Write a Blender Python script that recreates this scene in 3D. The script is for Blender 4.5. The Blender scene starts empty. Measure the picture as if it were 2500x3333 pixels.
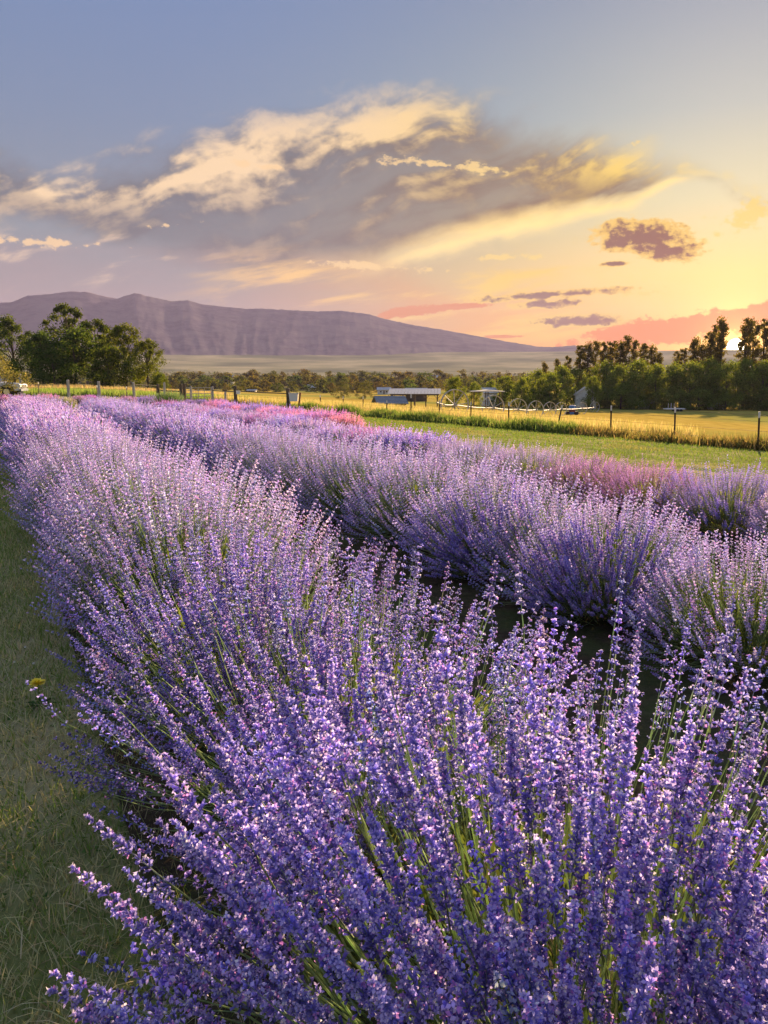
import bpy, math, random
import numpy as np
from mathutils import Vector, Matrix, noise as mnoise

# ------------------------------------------------------------------ camera
SC = bpy.context.scene
COL = SC.collection
H = 1.45                                   # eye height above the lawn
F = 2503.0                                 # focal length in photo pixels (2500 x 3333)
PITCH = math.atan((1666.5 - 1230) / F)
CP, SP = math.cos(PITCH), math.sin(PITCH)
cam_d = bpy.data.cameras.new('camera')
cam = bpy.data.objects.new('camera', cam_d)
COL.objects.link(cam)
cam.location = (0, 0, H)
cam.rotation_euler = (math.pi / 2 - PITCH, 0, 0)
cam_d.sensor_fit = 'VERTICAL'
cam_d.sensor_height = 36.0
cam_d.lens = 36.0 * F / 3333.0
cam_d.clip_start = 0.05
cam_d.clip_end = 30000
SC.camera = cam

# ------------------------------------------------------------------ exposure / render
EXPO = 1.85
HAZE = 8.5e-5
SC.view_settings.view_transform = 'Standard'
SC.view_settings.look = 'None'
SC.view_settings.gamma = 1.0
SC.view_settings.use_curve_mapping = False
SC.view_settings.exposure = EXPO
SC.cycles.use_denoising = True
SC.cycles.max_bounces = 6
SC.cycles.diffuse_bounces = 3
SC.cycles.glossy_bounces = 1
SC.cycles.transmission_bounces = 3
SC.cycles.transparent_max_bounces = 6
SC.cycles.volume_bounces = 0
SC.cycles.sample_clamp_indirect = 4.0
SC.cycles.caustics_reflective = False
SC.cycles.caustics_refractive = False

# ------------------------------------------------------------------ sun
SUN_AZ = math.radians(24.1)                # right of +Y
SUN_EL = math.radians(15.0)
sun_d = bpy.data.lights.new('sun', 'SUN')
sun_d.energy = 5.0
sun_d.angle = math.radians(0.6)
sun_d.color = (1.0, 0.69, 0.40)
sun = bpy.data.objects.new('sun', sun_d)
COL.objects.link(sun)
sun.location = (30, 60, 40)
sdir = Vector((math.sin(SUN_AZ) * math.cos(SUN_EL), math.cos(SUN_AZ) * math.cos(SUN_EL), math.sin(SUN_EL)))
sun.rotation_euler = sdir.to_track_quat('Z', 'Y').to_euler()

# ------------------------------------------------------------------ world: sky and clouds
WORLD = bpy.data.worlds.new('World')
SC.world = WORLD
WORLD.use_nodes = True
NT = WORLD.node_tree
NT.nodes.clear()


class V:
    """tiny expression wrapper round float sockets"""
    def __init__(s, sock): s.s = sock
    def __add__(a, b): return M('ADD', a, b)
    __radd__ = __add__
    def __sub__(a, b): return M('SUBTRACT', a, b)
    def __rsub__(a, b): return M('SUBTRACT', b, a)
    def __mul__(a, b): return M('MULTIPLY', a, b)
    __rmul__ = __mul__
    def __truediv__(a, b): return M('DIVIDE', a, b)
    def __rtruediv__(a, b): return M('DIVIDE', b, a)


def plug(sock, v):
    if isinstance(v, V): NT.links.new(v.s, sock)
    elif hasattr(v, 'is_output'): NT.links.new(v, sock)
    else: sock.default_value = v


def M(op, a, b=0.0, c=None, clamp=False):
    n = NT.nodes.new('ShaderNodeMath'); n.operation = op; n.use_clamp = clamp
    plug(n.inputs[0], a); plug(n.inputs[1], b)
    if c is not None: plug(n.inputs[2], c)
    return V(n.outputs[0])


def sstep(x, a, b):
    n = NT.nodes.new('ShaderNodeMapRange'); n.interpolation_type = 'SMOOTHSTEP'
    plug(n.inputs[0], x); plug(n.inputs[1], a); plug(n.inputs[2], b)
    return V(n.outputs[0])


def combine(x, y, z=0.0):
    n = NT.nodes.new('ShaderNodeCombineXYZ')
    plug(n.inputs[0], x); plug(n.inputs[1], y); plug(n.inputs[2], z)
    return n.outputs[0]


def fbm(x, y, z=0.0, scale=1.0, detail=6.0, rough=0.55, dist=0.0):
    n = NT.nodes.new('ShaderNodeTexNoise'); n.noise_dimensions = '2D'
    NT.links.new(combine(x + z * 3.7, y - z * 2.3), n.inputs['Vector'])
    n.inputs['Scale'].default_value = scale; n.inputs['Detail'].default_value = detail
    n.inputs['Roughness'].default_value = rough; n.inputs['Distortion'].default_value = dist
    return V(n.outputs[0])


def curve(x, pts, lo, hi):
    """piecewise curve through pts (x, y), y rescaled to 0..1 inside"""
    x0, x1 = pts[0][0], pts[-1][0]
    n = NT.nodes.new('ShaderNodeFloatCurve')
    c = n.mapping.curves[0]
    q = [((a - x0) / (x1 - x0), (b - lo) / (hi - lo)) for a, b in pts]
    c.points[0].location = q[0]; c.points[1].location = q[-1]
    for a in q[1:-1]: c.points.new(*a)
    n.mapping.update()
    plug(n.inputs[1], M('MULTIPLY', x - x0, 1 / (x1 - x0), clamp=True))
    return V(n.outputs[0]) * (hi - lo) + lo


def lin(r, g, b):
    f = lambda v: (v / 255 / 12.92) if v / 255 <= .04045 else ((v / 255 + .055) / 1.055) ** 2.4
    return (f(r), f(g), f(b), 1.0)


def ramp(x, stops):
    n = NT.nodes.new('ShaderNodeValToRGB'); plug(n.inputs[0], x)
    e = n.color_ramp.elements
    while len(e) < len(stops): e.new(0.5)
    for el, (p, c) in zip(e, stops): el.position = p; el.color = lin(*c)
    return n.outputs[0]


def mixc(f, a, b, mode='MIX'):
    n = NT.nodes.new('ShaderNodeMix'); n.data_type = 'RGBA'; n.blend_type = mode
    plug(n.inputs[0], f)
    for s, v in ((n.inputs[6], a), (n.inputs[7], b)):
        if isinstance(v, tuple): s.default_value = v
        else: NT.links.new(v, s)
    return n.outputs[2]


def pu(px, py):
    """direction of a photo pixel as gnomonic coordinates about +Y"""
    cx, cy = (px - 1250) / F, (1666.5 - py) / F
    k = CP + cy * SP
    return cx / k, (cy * CP - SP) / k


def build_sky():
    tc = NT.nodes.new('ShaderNodeTexCoord')
    sep = NT.nodes.new('ShaderNodeSeparateXYZ'); NT.links.new(tc.outputs['Generated'], sep.inputs[0])
    X, Y, Z = V(sep.outputs[0]), V(sep.outputs[1]), V(sep.outputs[2])
    Ya = M('MAXIMUM', M('ABSOLUTE', Y), 0.18)
    U = X / Ya; W = M('MAXIMUM', Z, 0.0) / Ya
    front = sstep(Y, 0.1, 0.5)
    # angle to the sun as seen in the photograph
    su, sv = pu(2395, 1130)
    sd = Vector((su, 1, sv)).normalized()
    dot = X * sd.x + Y * sd.y + Z * sd.z
    ang = M('ARCCOSINE', M('MINIMUM', dot, 1.0)) * 57.2958
    el = M('ARCSINE', Z) * 57.2958
    # clear sky: away from the sun, and towards it
    cool = ramp(M('MULTIPLY', el, 1 / 60, clamp=True), [(0, (170, 142, 138)), (.07, (164, 148, 152)), (.16, (142, 153, 166)), (.28, (126, 149, 184)), (.42, (116, 146, 196)), (.75, (162, 180, 214)), (1, (176, 190, 220))])
    warm = ramp(M('MULTIPLY', el, 1 / 60, clamp=True), [(0, (255, 138, 36)), (.05, (255, 176, 60)), (.115, (248, 206, 110)), (.19, (198, 200, 162)), (.28, (148, 172, 182)), (.42, (120, 144, 180)), (.75, (164, 180, 212)), (1, (176, 190, 220))])
    haz = M('ABSOLUTE', M('ARCTAN2', X, Y) * 57.2958 - 24.1)
    wsun = 1.0 - sstep(haz, 6.0, 40.0)
    sky = mixc(wsun, cool, warm)
    # nishita adds the real scattering colours
    nis = NT.nodes.new('ShaderNodeTexSky'); nis.sky_type = 'NISHITA'; nis.sun_disc = False
    nis.sun_elevation = SUN_EL; nis.sun_rotation = SUN_AZ; nis.air_density = 1.4; nis.dust_density = 2.0
    nsc = mixc(1.0, nis.outputs[0], (0.035, 0.035, 0.035, 1), 'MULTIPLY')
    sky = mixc(0.2, sky, nsc)
    glow = mixc(1.0, (1.0, 0.50, 0.05, 1), (0, 0, 0, 1), 'ADD')
    g1 = M('POWER', 2.71828, ang * -0.34) * 1.1
    sky = mixc(g1, sky, glow, 'ADD')

    # ---- clouds -------------------------------------------------------
    rot = math.radians(17)
    P = U * math.cos(rot) + W * math.sin(rot)
    Q = W * math.cos(rot) - U * math.sin(rot)
    w1 = fbm(U, W, 0.3, 5.0, 2.0) - 0.5
    w2 = fbm(U, W, 7.3, 5.0, 2.0) - 0.5
    Pw, Qw = P + w1 * 0.10, Q + w2 * 0.07
    big = fbm(Pw * 3.0, Qw * 17.0, 2.0, 1.0, 4.0, 0.5)
    fine = fbm(Pw * 9, Qw * 26, 3.1, 1.0, 5.0, 0.6)
    puff = fbm(U + w1 * .06, W * 1.5 + w2 * .05, 5.0, 30.0, 4.0, 0.55)

    def px(l): return [pu(a * 1.507, b * 1.507) for a, b in l]
    top = curve(U, [(-1.2, .16)] + px([(-160, 330), (0, 305), (130, 372), (250, 325), (440, 285), (560, 248), (740, 232), (900, 205), (1020, 218), (1200, 262), (1390, 335), (1530, 382), (1600, 420)]) + [(1.2, .05)], 0, .5)
    bot = curve(U, [(-1.2, .12)] + px([(-160, 480), (0, 466), (130, 492), (300, 548), (560, 590), (740, 602), (860, 580), (1000, 538), (1150, 500), (1350, 455), (1530, 388), (1600, 430)]) + [(1.2, .06)], 0, .5)
    edge = (fine - .5) * .05 + (big - .5) * .08 + (puff - .5) * .03
    body = sstep(top - W + edge, -.02, .05) * sstep(W - bot + edge * .5, -.014, .024)
    dens = body * (sstep(big + (fine - .5) * .5, .34, .56) * .30 + .70)
    # lit streaks in the upper half, smooth grey below, bright sunward lower rim
    rel = (W - bot) / M('MAXIMUM', top - bot, .01)
    up = sstep(rel, .22, .72)
    wid = sstep(U, .42, .10) * .030 + .012
    rim = (1.0 - sstep((W - bot + (fine - .5) * .03) / wid, .1, 1.0)) * sstep(U, -.16, .08) * (1.0 - sstep(U, .355, .405))
    left = (1.0 - sstep(U, -.50, -.26)) * .5
    lt = sstep(big + (puff - .5) * .34 + (fine - .5) * .45, .42, .68) * (up * .86 + left * .6 + .16)
    l = M('ADD', lt + (fine - .5) * .25 + (puff - .5) * .22, rim, clamp=True)
    shade = mixc(sstep(ang, 10, 40), lin(142, 114, 82), lin(108, 111, 118))
    bright = mixc(sstep(ang, 10, 36), lin(255, 214, 96), lin(252, 218, 174))
    ccol = mixc(l, shade, bright)
    ccol = mixc(rim * .75, ccol, (1.3, .95, .38, 1))
    sky = mixc(M('MAXIMUM', dens, rim * sstep(W - bot + edge * .3, -.008, .010) * sstep(top - W, -.02, .02)) * front, sky, ccol)
    # peach veil under the big cloud and over the hills
    vtop = curve(U, [(-1.2, .10)] + px([(-160, 520), (0, 530), (300, 545), (500, 560), (700, 580), (850, 600), (1000, 650), (1200, 655)]) + [(1.2, .0)], 0, .5)
    vb = fbm(U * 3.2 + w1 * .4, W * 16, 9.0, 1.0, 5.0, 0.55)
    vd = sstep(vtop - W + (vb - .5) * .07, -.03, .03) * sstep(vb, .25, .7)
    vcol = mixc(sstep(ang, 14, 42), lin(250, 170, 80), lin(166, 148, 150))
    sky = mixc(vd * .55 * front * sstep(U, .35, .1), sky, vcol)
    # thin golden streaks low in the west
    st = fbm(U * 4 + W * 6 + w1 * .6, W * 34 - U * 6, 2.0, 1.0, 5.0, 0.6)
    smask = sstep(W, .03, .07) * (1.0 - sstep(W, .13, .17)) * sstep(U, -.3, -.1) * (1.0 - sstep(U, .2, .32))
    sky = mixc(sstep(st, .48, .70) * smask, sky, mixc(sstep(ang, 8, 34), lin(255, 214, 90), lin(255, 205, 130)))
    # left wisps
    wmask = (1.0 - sstep(U, -.30, -.16)) * sstep(W, .10, .13) * (1.0 - sstep(W, .17, .19))
    sky = mixc(sstep(st * .6 + fine * .5, .56, .72) * wmask * .7 * front, sky, lin(240, 208, 176))

    # small separate clouds, each an ellipse broken up by the same noise
    UW = combine(U, W)
    tiny = fbm(U, W * 1.7, 11.0, 75.0, 4.0, 0.6)
    nz = (puff - .5) * 1.2 + (fine - .5) * 1.2 + (tiny - .5) * 1.3

    def field(items):
        f = None
        for cx, cy, rx, ry, tilt in items:
            u, w = pu(cx * 1.507, cy * 1.507)
            mp = NT.nodes.new('ShaderNodeMapping'); mp.vector_type = 'TEXTURE'
            mp.inputs[1].default_value = (u, w, 0); mp.inputs[2].default_value = (0, 0, math.radians(tilt))
            mp.inputs[3].default_value = (rx * 1.507 / F, ry * 1.507 / F, 1)
            NT.links.new(UW, mp.inputs[0])
            ln = NT.nodes.new('ShaderNodeVectorMath'); ln.operation = 'LENGTH'; NT.links.new(mp.outputs[0], ln.inputs[0])
            f = V(ln.outputs['Value']) if f is None else M('MINIMUM', f, V(ln.outputs['Value']))
        return 1.0 - f
    fo = field([(1440, 714, 190, 32, 7), (1590, 690, 90, 24, 12), (1085, 727, 40, 4, 0), (980, 662, 80, 7, 3), (900, 672, 90, 12, 6)]) + nz * .8
    sky = mixc(sstep(fo, -.05, .2) * front, sky, mixc(sstep(ang, 3, 22), lin(255, 138, 26), lin(226, 140, 76)))
    fl = field([(1615, 462, 72, 26, 4), (1366, 311, 22, 7, 3), (372, 486, 46, 5, 5), (590, 360, 52, 6, -6), (985, 358, 120, 9, -5), (1510, 518, 62, 15, 6), (1400, 632, 70, 6, 2), (1440, 548, 60, 12, 0), (90, 524, 120, 9, -3), (1090, 556, 60, 6, 2), (780, 574, 120, 7, -3)]) * .5 + nz * 1.25 - .10
    sky = mixc(sstep(fl, -.1, .3) * .85 * front, sky, mixc(sstep(ang, 8, 34), lin(255, 220, 110), lin(255, 214, 160)))
    fd = field([(1395, 515, 118, 36, -3), (1440, 540, 70, 22, -6), (1200, 636, 190, 10, 4), (1180, 656, 84, 11, 3), (1245, 694, 104, 14, 1), (1330, 570, 34, 5, 3)]) + nz * .8
    cd = mixc(sstep(ang, 3, 26), lin(146, 86, 52), lin(128, 108, 88))
    cd = mixc(sstep(fd + (tiny - .5) * .5, .10, .62), lin(255, 206, 92), cd)
    sky = mixc(sstep(fd, -.10, .14) * front, sky, cd)

    # the sun itself
    core = 1.0 - sstep(ang, 0.42, 0.62)
    halo = M('POWER', 2.71828, ang * -0.85)
    sky = mixc(halo, sky, (2.2, 1.25, .25, 1), 'ADD')
    sky = mixc(core, sky, (14, 12, 8, 1))
    bg = NT.nodes.new('ShaderNodeBackground'); NT.links.new(sky, bg.inputs[0])
    bg.inputs[1].default_value = 2 ** -EXPO
    out = NT.nodes.new('ShaderNodeOutputWorld'); NT.links.new(bg.outputs[0], out.inputs[0])


build_sky()
WORLD.cycles.sampling_method = 'MANUAL'
WORLD.cycles.sample_map_resolution = 512

# ------------------------------------------------------------------ helpers
RNG = np.random.default_rng(7)
RD = np.array([-.449, .893]); RN = np.array([.893, .449])        # along the rows, across them


def zt(x, y):
    """terrain height; works on arrays"""
    x = np.asarray(x, float); y = np.asarray(y, float)
    n = x * RN[0] + y * RN[1]
    d = .056 * np.maximum(n - 7.3, 0) + .018 * np.maximum(n - 21, 0)
    z = -4.7 * (1 - np.exp(-(d / 4.7) - .55 * (d / 4.7) ** 2))
    r = np.hypot(x, y)
    z = z + 84 * (np.maximum(r - 1000, 0) / 1600) ** 1.7
    return z


def sn(s, n):
    p = RD * s + RN * n
    return float(p[0]), float(p[1])


def ray(px, py):
    cx, cy = (px - 1250) / F, (1666.5 - py) / F
    return np.array([cx, CP + cy * SP, -SP + cy * CP])


def at(px, py):
    """ground point seen at a photo pixel (measured once, used as a plain position)"""
    d = ray(px, py); t0, t = 0.5, 0.5
    while t < 4000:
        if H + d[2] * t < zt(d[0] * t, d[1] * t): break
        t0 = t; t *= 1.02
    for _ in range(30):
        m = (t0 + t) / 2
        if H + d[2] * m < zt(d[0] * m, d[1] * m): t = m
        else: t0 = m
    return float(d[0] * t), float(d[1] * t), float(zt(d[0] * t, d[1] * t))


def above(px, py, dist):
    """ground spot below the pixel at forward distance dist, and how high above it the pixel is"""
    d = ray(px, py); k = dist / d[1]
    x, y = float(d[0] * k), float(dist)
    g = float(zt(x, y))
    return x, y, g, H + float(d[2] * k) - g


def link(o, parent=None):
    COL.objects.link(o)
    if parent is not None: o.parent = parent
    return o


def thing(name, label, cat, loc=(0, 0, 0), rz=0.0, group=None):
    o = bpy.data.objects.new(name, None); o.empty_display_size = .2
    o.location = loc; o.rotation_euler = (0, 0, rz)
    o['label'] = label; o['category'] = cat
    if group: o['group'] = group
    return link(o)


def mesh_np(name, v, t, col=None, mats=None, fm=None, smooth=False):
    me = bpy.data.meshes.new(name)
    v = np.asarray(v, np.float32); t = np.asarray(t, np.int32); k = t.shape[1]
    me.vertices.add(len(v)); me.vertices.foreach_set('co', v.ravel())
    me.loops.add(t.size); me.loops.foreach_set('vertex_index', t.ravel())
    me.polygons.add(len(t)); me.polygons.foreach_set('loop_start', np.arange(len(t), dtype=np.int32) * k)
    if fm is not None: me.polygons.foreach_set('material_index', np.asarray(fm, np.int32))
    me.update(calc_edges=True)
    if smooth: me.polygons.foreach_set('use_smooth', np.ones(len(t), bool))
    if col is not None:
        a = me.attributes.new('Col', 'FLOAT_COLOR', 'POINT')
        c = np.ones((len(v), 4), np.float32); c[:, :3] = col
        a.data.foreach_set('color', c.ravel())
    for m in (mats or []): me.materials.append(m)
    return me


def obj(name, me, parent=None, loc=(0, 0, 0), rot=(0, 0, 0), scale=1.0):
    o = bpy.data.objects.new(name, me)
    o.location = loc; o.rotation_euler = rot
    o.scale = (scale,) * 3 if isinstance(scale, (int, float)) else scale
    return link(o, parent)


def kind(o, k):
    o['kind'] = k
    return o


class MB:
    """collects boxes, tubes and polygons into one mesh (n-gons allowed)"""
    def __init__(s): s.v = []; s.f = []
    def add(s, v, f):
        b = len(s.v); s.v += [tuple(map(float, p)) for p in v]; s.f += [tuple(i + b for i in q) for q in f]
        return s
    def box(s, x0, x1, y0, y1, z0, z1):
        return s.add([(x0, y0, z0), (x1, y0, z0), (x1, y1, z0), (x0, y1, z0), (x0, y0, z1), (x1, y0, z1), (x1, y1, z1), (x0, y1, z1)],
                     [(0, 3, 2, 1), (4, 5, 6, 7), (0, 1, 5, 4), (1, 2, 6, 5), (2, 3, 7, 6), (3, 0, 4, 7)])
    def tube(s, pts, rad, n=6, cap=True):
        pts = [Vector(p) for p in pts]
        rad = [rad] * len(pts) if isinstance(rad, (int, float)) else rad
        vs, fs = [], []
        for i, p in enumerate(pts):
            d = (pts[min(i + 1, len(pts) - 1)] - pts[max(i - 1, 0)]).normalized()
            u = d.orthogonal().normalized() if abs(d.z) < .95 else Vector((1, 0, 0))
            u = (u - d * u.dot(d)).normalized(); w = d.cross(u)
            for k in range(n):
                a = 2 * math.pi * k / n
                vs.append(p + (u * math.cos(a) + w * math.sin(a)) * rad[i])
        for i in range(len(pts) - 1):
            for k in range(n):
                a, b = i * n + k, i * n + (k + 1) % n
                fs.append((a, b, b + n, a + n))
        if cap:
            fs.append(tuple(range(n - 1, -1, -1))); fs.append(tuple(range((len(pts) - 1) * n, len(pts) * n)))
        return s.add(vs, fs)
    def prism(s, poly, y0, y1):
        """polygon in x,z pulled along y"""
        n = len(poly)
        v = [(x, y0, z) for x, z in poly] + [(x, y1, z) for x, z in poly]
        f = [tuple(range(n - 1, -1, -1))[::-1], tuple(range(n, 2 * n))[::-1]] + [(k, n + k, n + (k + 1) % n, (k + 1) % n) for k in range(n)]
        return s.add(v, f)
    def mesh(s, name, mat, bevel=0):
        me = bpy.data.meshes.new(name); me.from_pydata(s.v, [], s.f); me.materials.append(mat)
        if bevel or True:
            import bmesh
            bm = bmesh.new(); bm.from_mesh(me)
            bmesh.ops.recalc_face_normals(bm, faces=bm.faces)
            if bevel: bmesh.ops.bevel(bm, geom=[e for e in bm.edges if len(e.link_faces) == 2 and e.calc_face_angle(0) > .5], offset=bevel, segments=1, affect='EDGES')
            bm.to_mesh(me); bm.free()
        return me
    def build(s, name, mat, parent=None, bevel=0, loc=(0, 0, 0)):
        return obj(name, s.mesh(name, mat, bevel), parent, loc)


# ------------------------------------------------------------------ materials
def mat_new(name):
    m = bpy.data.materials.new(name); m.use_nodes = True
    nt = m.node_tree; nt.nodes.clear()
    out = nt.nodes.new('ShaderNodeOutputMaterial')
    return m, nt, out


def mat_noise(name, c1, c2, scale=8.0, rough=.8, bump=.3, detail=5, metal=0.0, stretch=(1, 1, 1), bdist=.02, world=False, c3=None, scale2=.5):
    m, nt, out = mat_new(name)
    b = nt.nodes.new('ShaderNodeBsdfPrincipled'); nt.links.new(b.outputs[0], out.inputs[0])
    b.inputs['Roughness'].default_value = rough; b.inputs['Metallic'].default_value = metal
    b.inputs['Specular IOR Level'].default_value = 0.0 if world else .3
    if world:
        co = nt.nodes.new('ShaderNodeNewGeometry').outputs['Position']
    else:
        co = nt.nodes.new('ShaderNodeTexCoord').outputs['Object']
    mp = nt.nodes.new('ShaderNodeMapping'); mp.inputs['Scale'].default_value = stretch; nt.links.new(co, mp.inputs[0])
    n = nt.nodes.new('ShaderNodeTexNoise'); n.inputs['Scale'].default_value = scale; n.inputs['Detail'].default_value = detail; n.inputs['Roughness'].default_value = .6
    nt.links.new(mp.outputs[0], n.inputs['Vector'])
    r = nt.nodes.new('ShaderNodeValToRGB'); nt.links.new(n.outputs[0], r.inputs[0])
    e = r.color_ramp.elements; e[0].position = .33; e[1].position = .67; e[0].color = (*c1, 1); e[1].color = (*c2, 1)
    colr = r.outputs[0]
    if c3 is not None:
        n2 = nt.nodes.new('ShaderNodeTexNoise'); n2.inputs['Scale'].default_value = scale2; n2.inputs['Detail'].default_value = 4
        nt.links.new(mp.outputs[0], n2.inputs['Vector'])
        r2 = nt.nodes.new('ShaderNodeValToRGB'); nt.links.new(n2.outputs[0], r2.inputs[0])
        r2.color_ramp.elements[0].position = .42; r2.color_ramp.elements[1].position = .62
        mx = nt.nodes.new('ShaderNodeMix'); mx.data_type = 'RGBA'
        nt.links.new(r2.outputs[0], mx.inputs[0]); nt.links.new(colr, mx.inputs[6]); mx.inputs[7].default_value = (*c3, 1)
        colr = mx.outputs[2]
    nt.links.new(colr, b.inputs['Base Color'])
    if bump:
        bp = nt.nodes.new('ShaderNodeBump'); bp.inputs['Strength'].default_value = bump; bp.inputs['Distance'].default_value = bdist
        nt.links.new(n.outputs[0], bp.inputs['Height']); nt.links.new(bp.outputs[0], b.inputs['Normal'])
    return m


def mat_leaf(name, trans=.5, rough=.6, tint=(1, 1, 1)):
    """colour from the mesh attribute times the object's own colour; light passes through"""
    m, nt, out = mat_new(name)
    at_ = nt.nodes.new('ShaderNodeAttribute'); at_.attribute_name = 'Col'
    oi = nt.nodes.new('ShaderNodeObjectInfo')
    mx = nt.nodes.new('ShaderNodeMix'); mx.data_type = 'RGBA'; mx.blend_type = 'MULTIPLY'; mx.inputs[0].default_value = 1
    nt.links.new(at_.outputs['Color'], mx.inputs[6]); nt.links.new(oi.outputs['Color'], mx.inputs[7])
    d = nt.nodes.new('ShaderNodeBsdfDiffuse'); t = nt.nodes.new('ShaderNodeBsdfTranslucent')
    nt.links.new(mx.outputs[2], d.inputs[0])
    mt = nt.nodes.new('ShaderNodeMix'); mt.data_type = 'RGBA'; mt.blend_type = 'MULTIPLY'; mt.inputs[0].default_value = 1
    nt.links.new(mx.outputs[2], mt.inputs[6]); mt.inputs[7].default_value = (*tint, 1)
    nt.links.new(mt.outputs[2], t.inputs[0])
    ms = nt.nodes.new('ShaderNodeMixShader'); ms.inputs[0].default_value = trans
    nt.links.new(d.outputs[0], ms.inputs[1]); nt.links.new(t.outputs[0], ms.inputs[2])
    nt.links.new(ms.outputs[0], out.inputs[0])
    return m


MT = {}
MT['petal'] = mat_leaf('lavender_petal', .5)
MT['leaf'] = mat_leaf('leaf', .42, tint=(1.5, 1.25, .5))
MT['grass'] = mat_leaf('grass_blade', .45, tint=(1.12, 1.12, .65))
MT['bark'] = mat_noise('bark', (.035, .026, .02), (.10, .08, .06), 6, .9, .5, stretch=(1, 1, .2))
MT['greywood'] = mat_noise('weathered_wood', (.28, .26, .24), (.58, .55, .51), 9, .9, .6, stretch=(3, 3, .25))
MT['darkwood'] = mat_noise('dark_wood', (.05, .04, .033), (.16, .13, .10), 9, .9, .6, stretch=(3, 3, .25))
MT['orangewood'] = mat_noise('orange_wood', (.30, .12, .05), (.45, .20, .09), 8, .85, .5, stretch=(3, 3, .3))
MT['steel'] = mat_noise('green_steel_post', (.03, .03, .025), (.10, .07, .05), 14, .7, .3)
MT['galv'] = mat_noise('galvanised_tube', (.36, .36, .35), (.52, .52, .50), 10, .6, .1, metal=.1)
MT['whitetip'] = mat_noise('white_paint_tip', (.7, .7, .68), (.85, .85, .83), 12, .6, .1)
MT['white'] = mat_noise('white_paint', (.68, .68, .67), (.82, .82, .81), 3, .6, .1)
MT['plastic'] = mat_noise('white_plastic', (.72, .74, .76), (.82, .83, .85), 3, .35, .03)
MT['roofmetal'] = mat_noise('ribbed_roof_metal', (.40, .41, .43), (.58, .59, .60), 2, .4, .2, metal=.3, stretch=(6, .4, 1))
MT['roofdark'] = mat_noise('grey_blue_shingle', (.16, .19, .23), (.27, .30, .34), 5, .85, .4)
MT['barnwood'] = mat_noise('barn_timber', (.06, .045, .035), (.15, .11, .08), 4, .9, .4, stretch=(3, 3, .3))
MT['rust'] = mat_noise('red_rust', (.16, .05, .03), (.30, .10, .06), 8, .8, .4)
MT['blue'] = mat_noise('blue_plastic', (.06, .18, .5), (.08, .24, .6), 4, .45, .05)
MT['glass'] = mat_noise('dark_glass', (.02, .025, .03), (.035, .04, .05), 2, .08, 0)
MT['rubber'] = mat_noise('tyre_rubber', (.015, .015, .015), (.03, .03, .03), 20, .85, .3)
MT['carpaint'] = mat_noise('silver_car_paint', (.62, .64, .67), (.68, .70, .72), 2, .25, 0, metal=.35)
MT['chrome'] = mat_noise('chrome', (.7, .7, .7), (.8, .8, .8), 2, .15, 0, metal=1)
MT['black'] = mat_noise('black_plastic', (.012, .012, .013), (.03, .03, .03), 6, .6, .1)
MT['lawn'] = mat_noise('mown_lawn', (.12, .155, .05), (.22, .24, .09), 14, .95, .9, 8, world=True, c3=(.34, .31, .17), scale2=.9, bdist=.03)
MT['meadow'] = mat_noise('meadow_ground', (.09, .13, .03), (.16, .20, .06), 3, .95, .8, 8, world=True, c3=(.24, .20, .09), scale2=.12)
MT['hay'] = mat_noise('hay_field', (.32, .235, .045), (.48, .36, .085), .9, .95, .8, 8, world=True, c3=(.24, .25, .06), scale2=.035, stretch=(1, .45, 1), bdist=.15)
MT['valley'] = mat_noise('valley_floor', (.045, .06, .025), (.10, .10, .045), .02, .95, .4, 8, world=True, c3=(.17, .15, .07), scale2=.007, bdist=1)
MT['bench'] = mat_noise('dry_foothill_grass', (.19, .20, .11), (.32, .30, .19), .012, .95, .5, 9, world=True, c3=(.10, .12, .07), scale2=.004, bdist=4)
MT['soil'] = mat_noise('dark_soil', (.035, .027, .02), (.085, .065, .045), 18, .95, .9, 9, world=True, c3=(.06, .075, .03), scale2=2.0)
MT['rock'] = mat_noise('mountain_slope', (.060, .058, .085), (.12, .105, .135), .03, .95, .5, 10, world=True, c3=(.13, .12, .135), scale2=.009, bdist=6)

# ------------------------------------------------------------------ terrain


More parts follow.
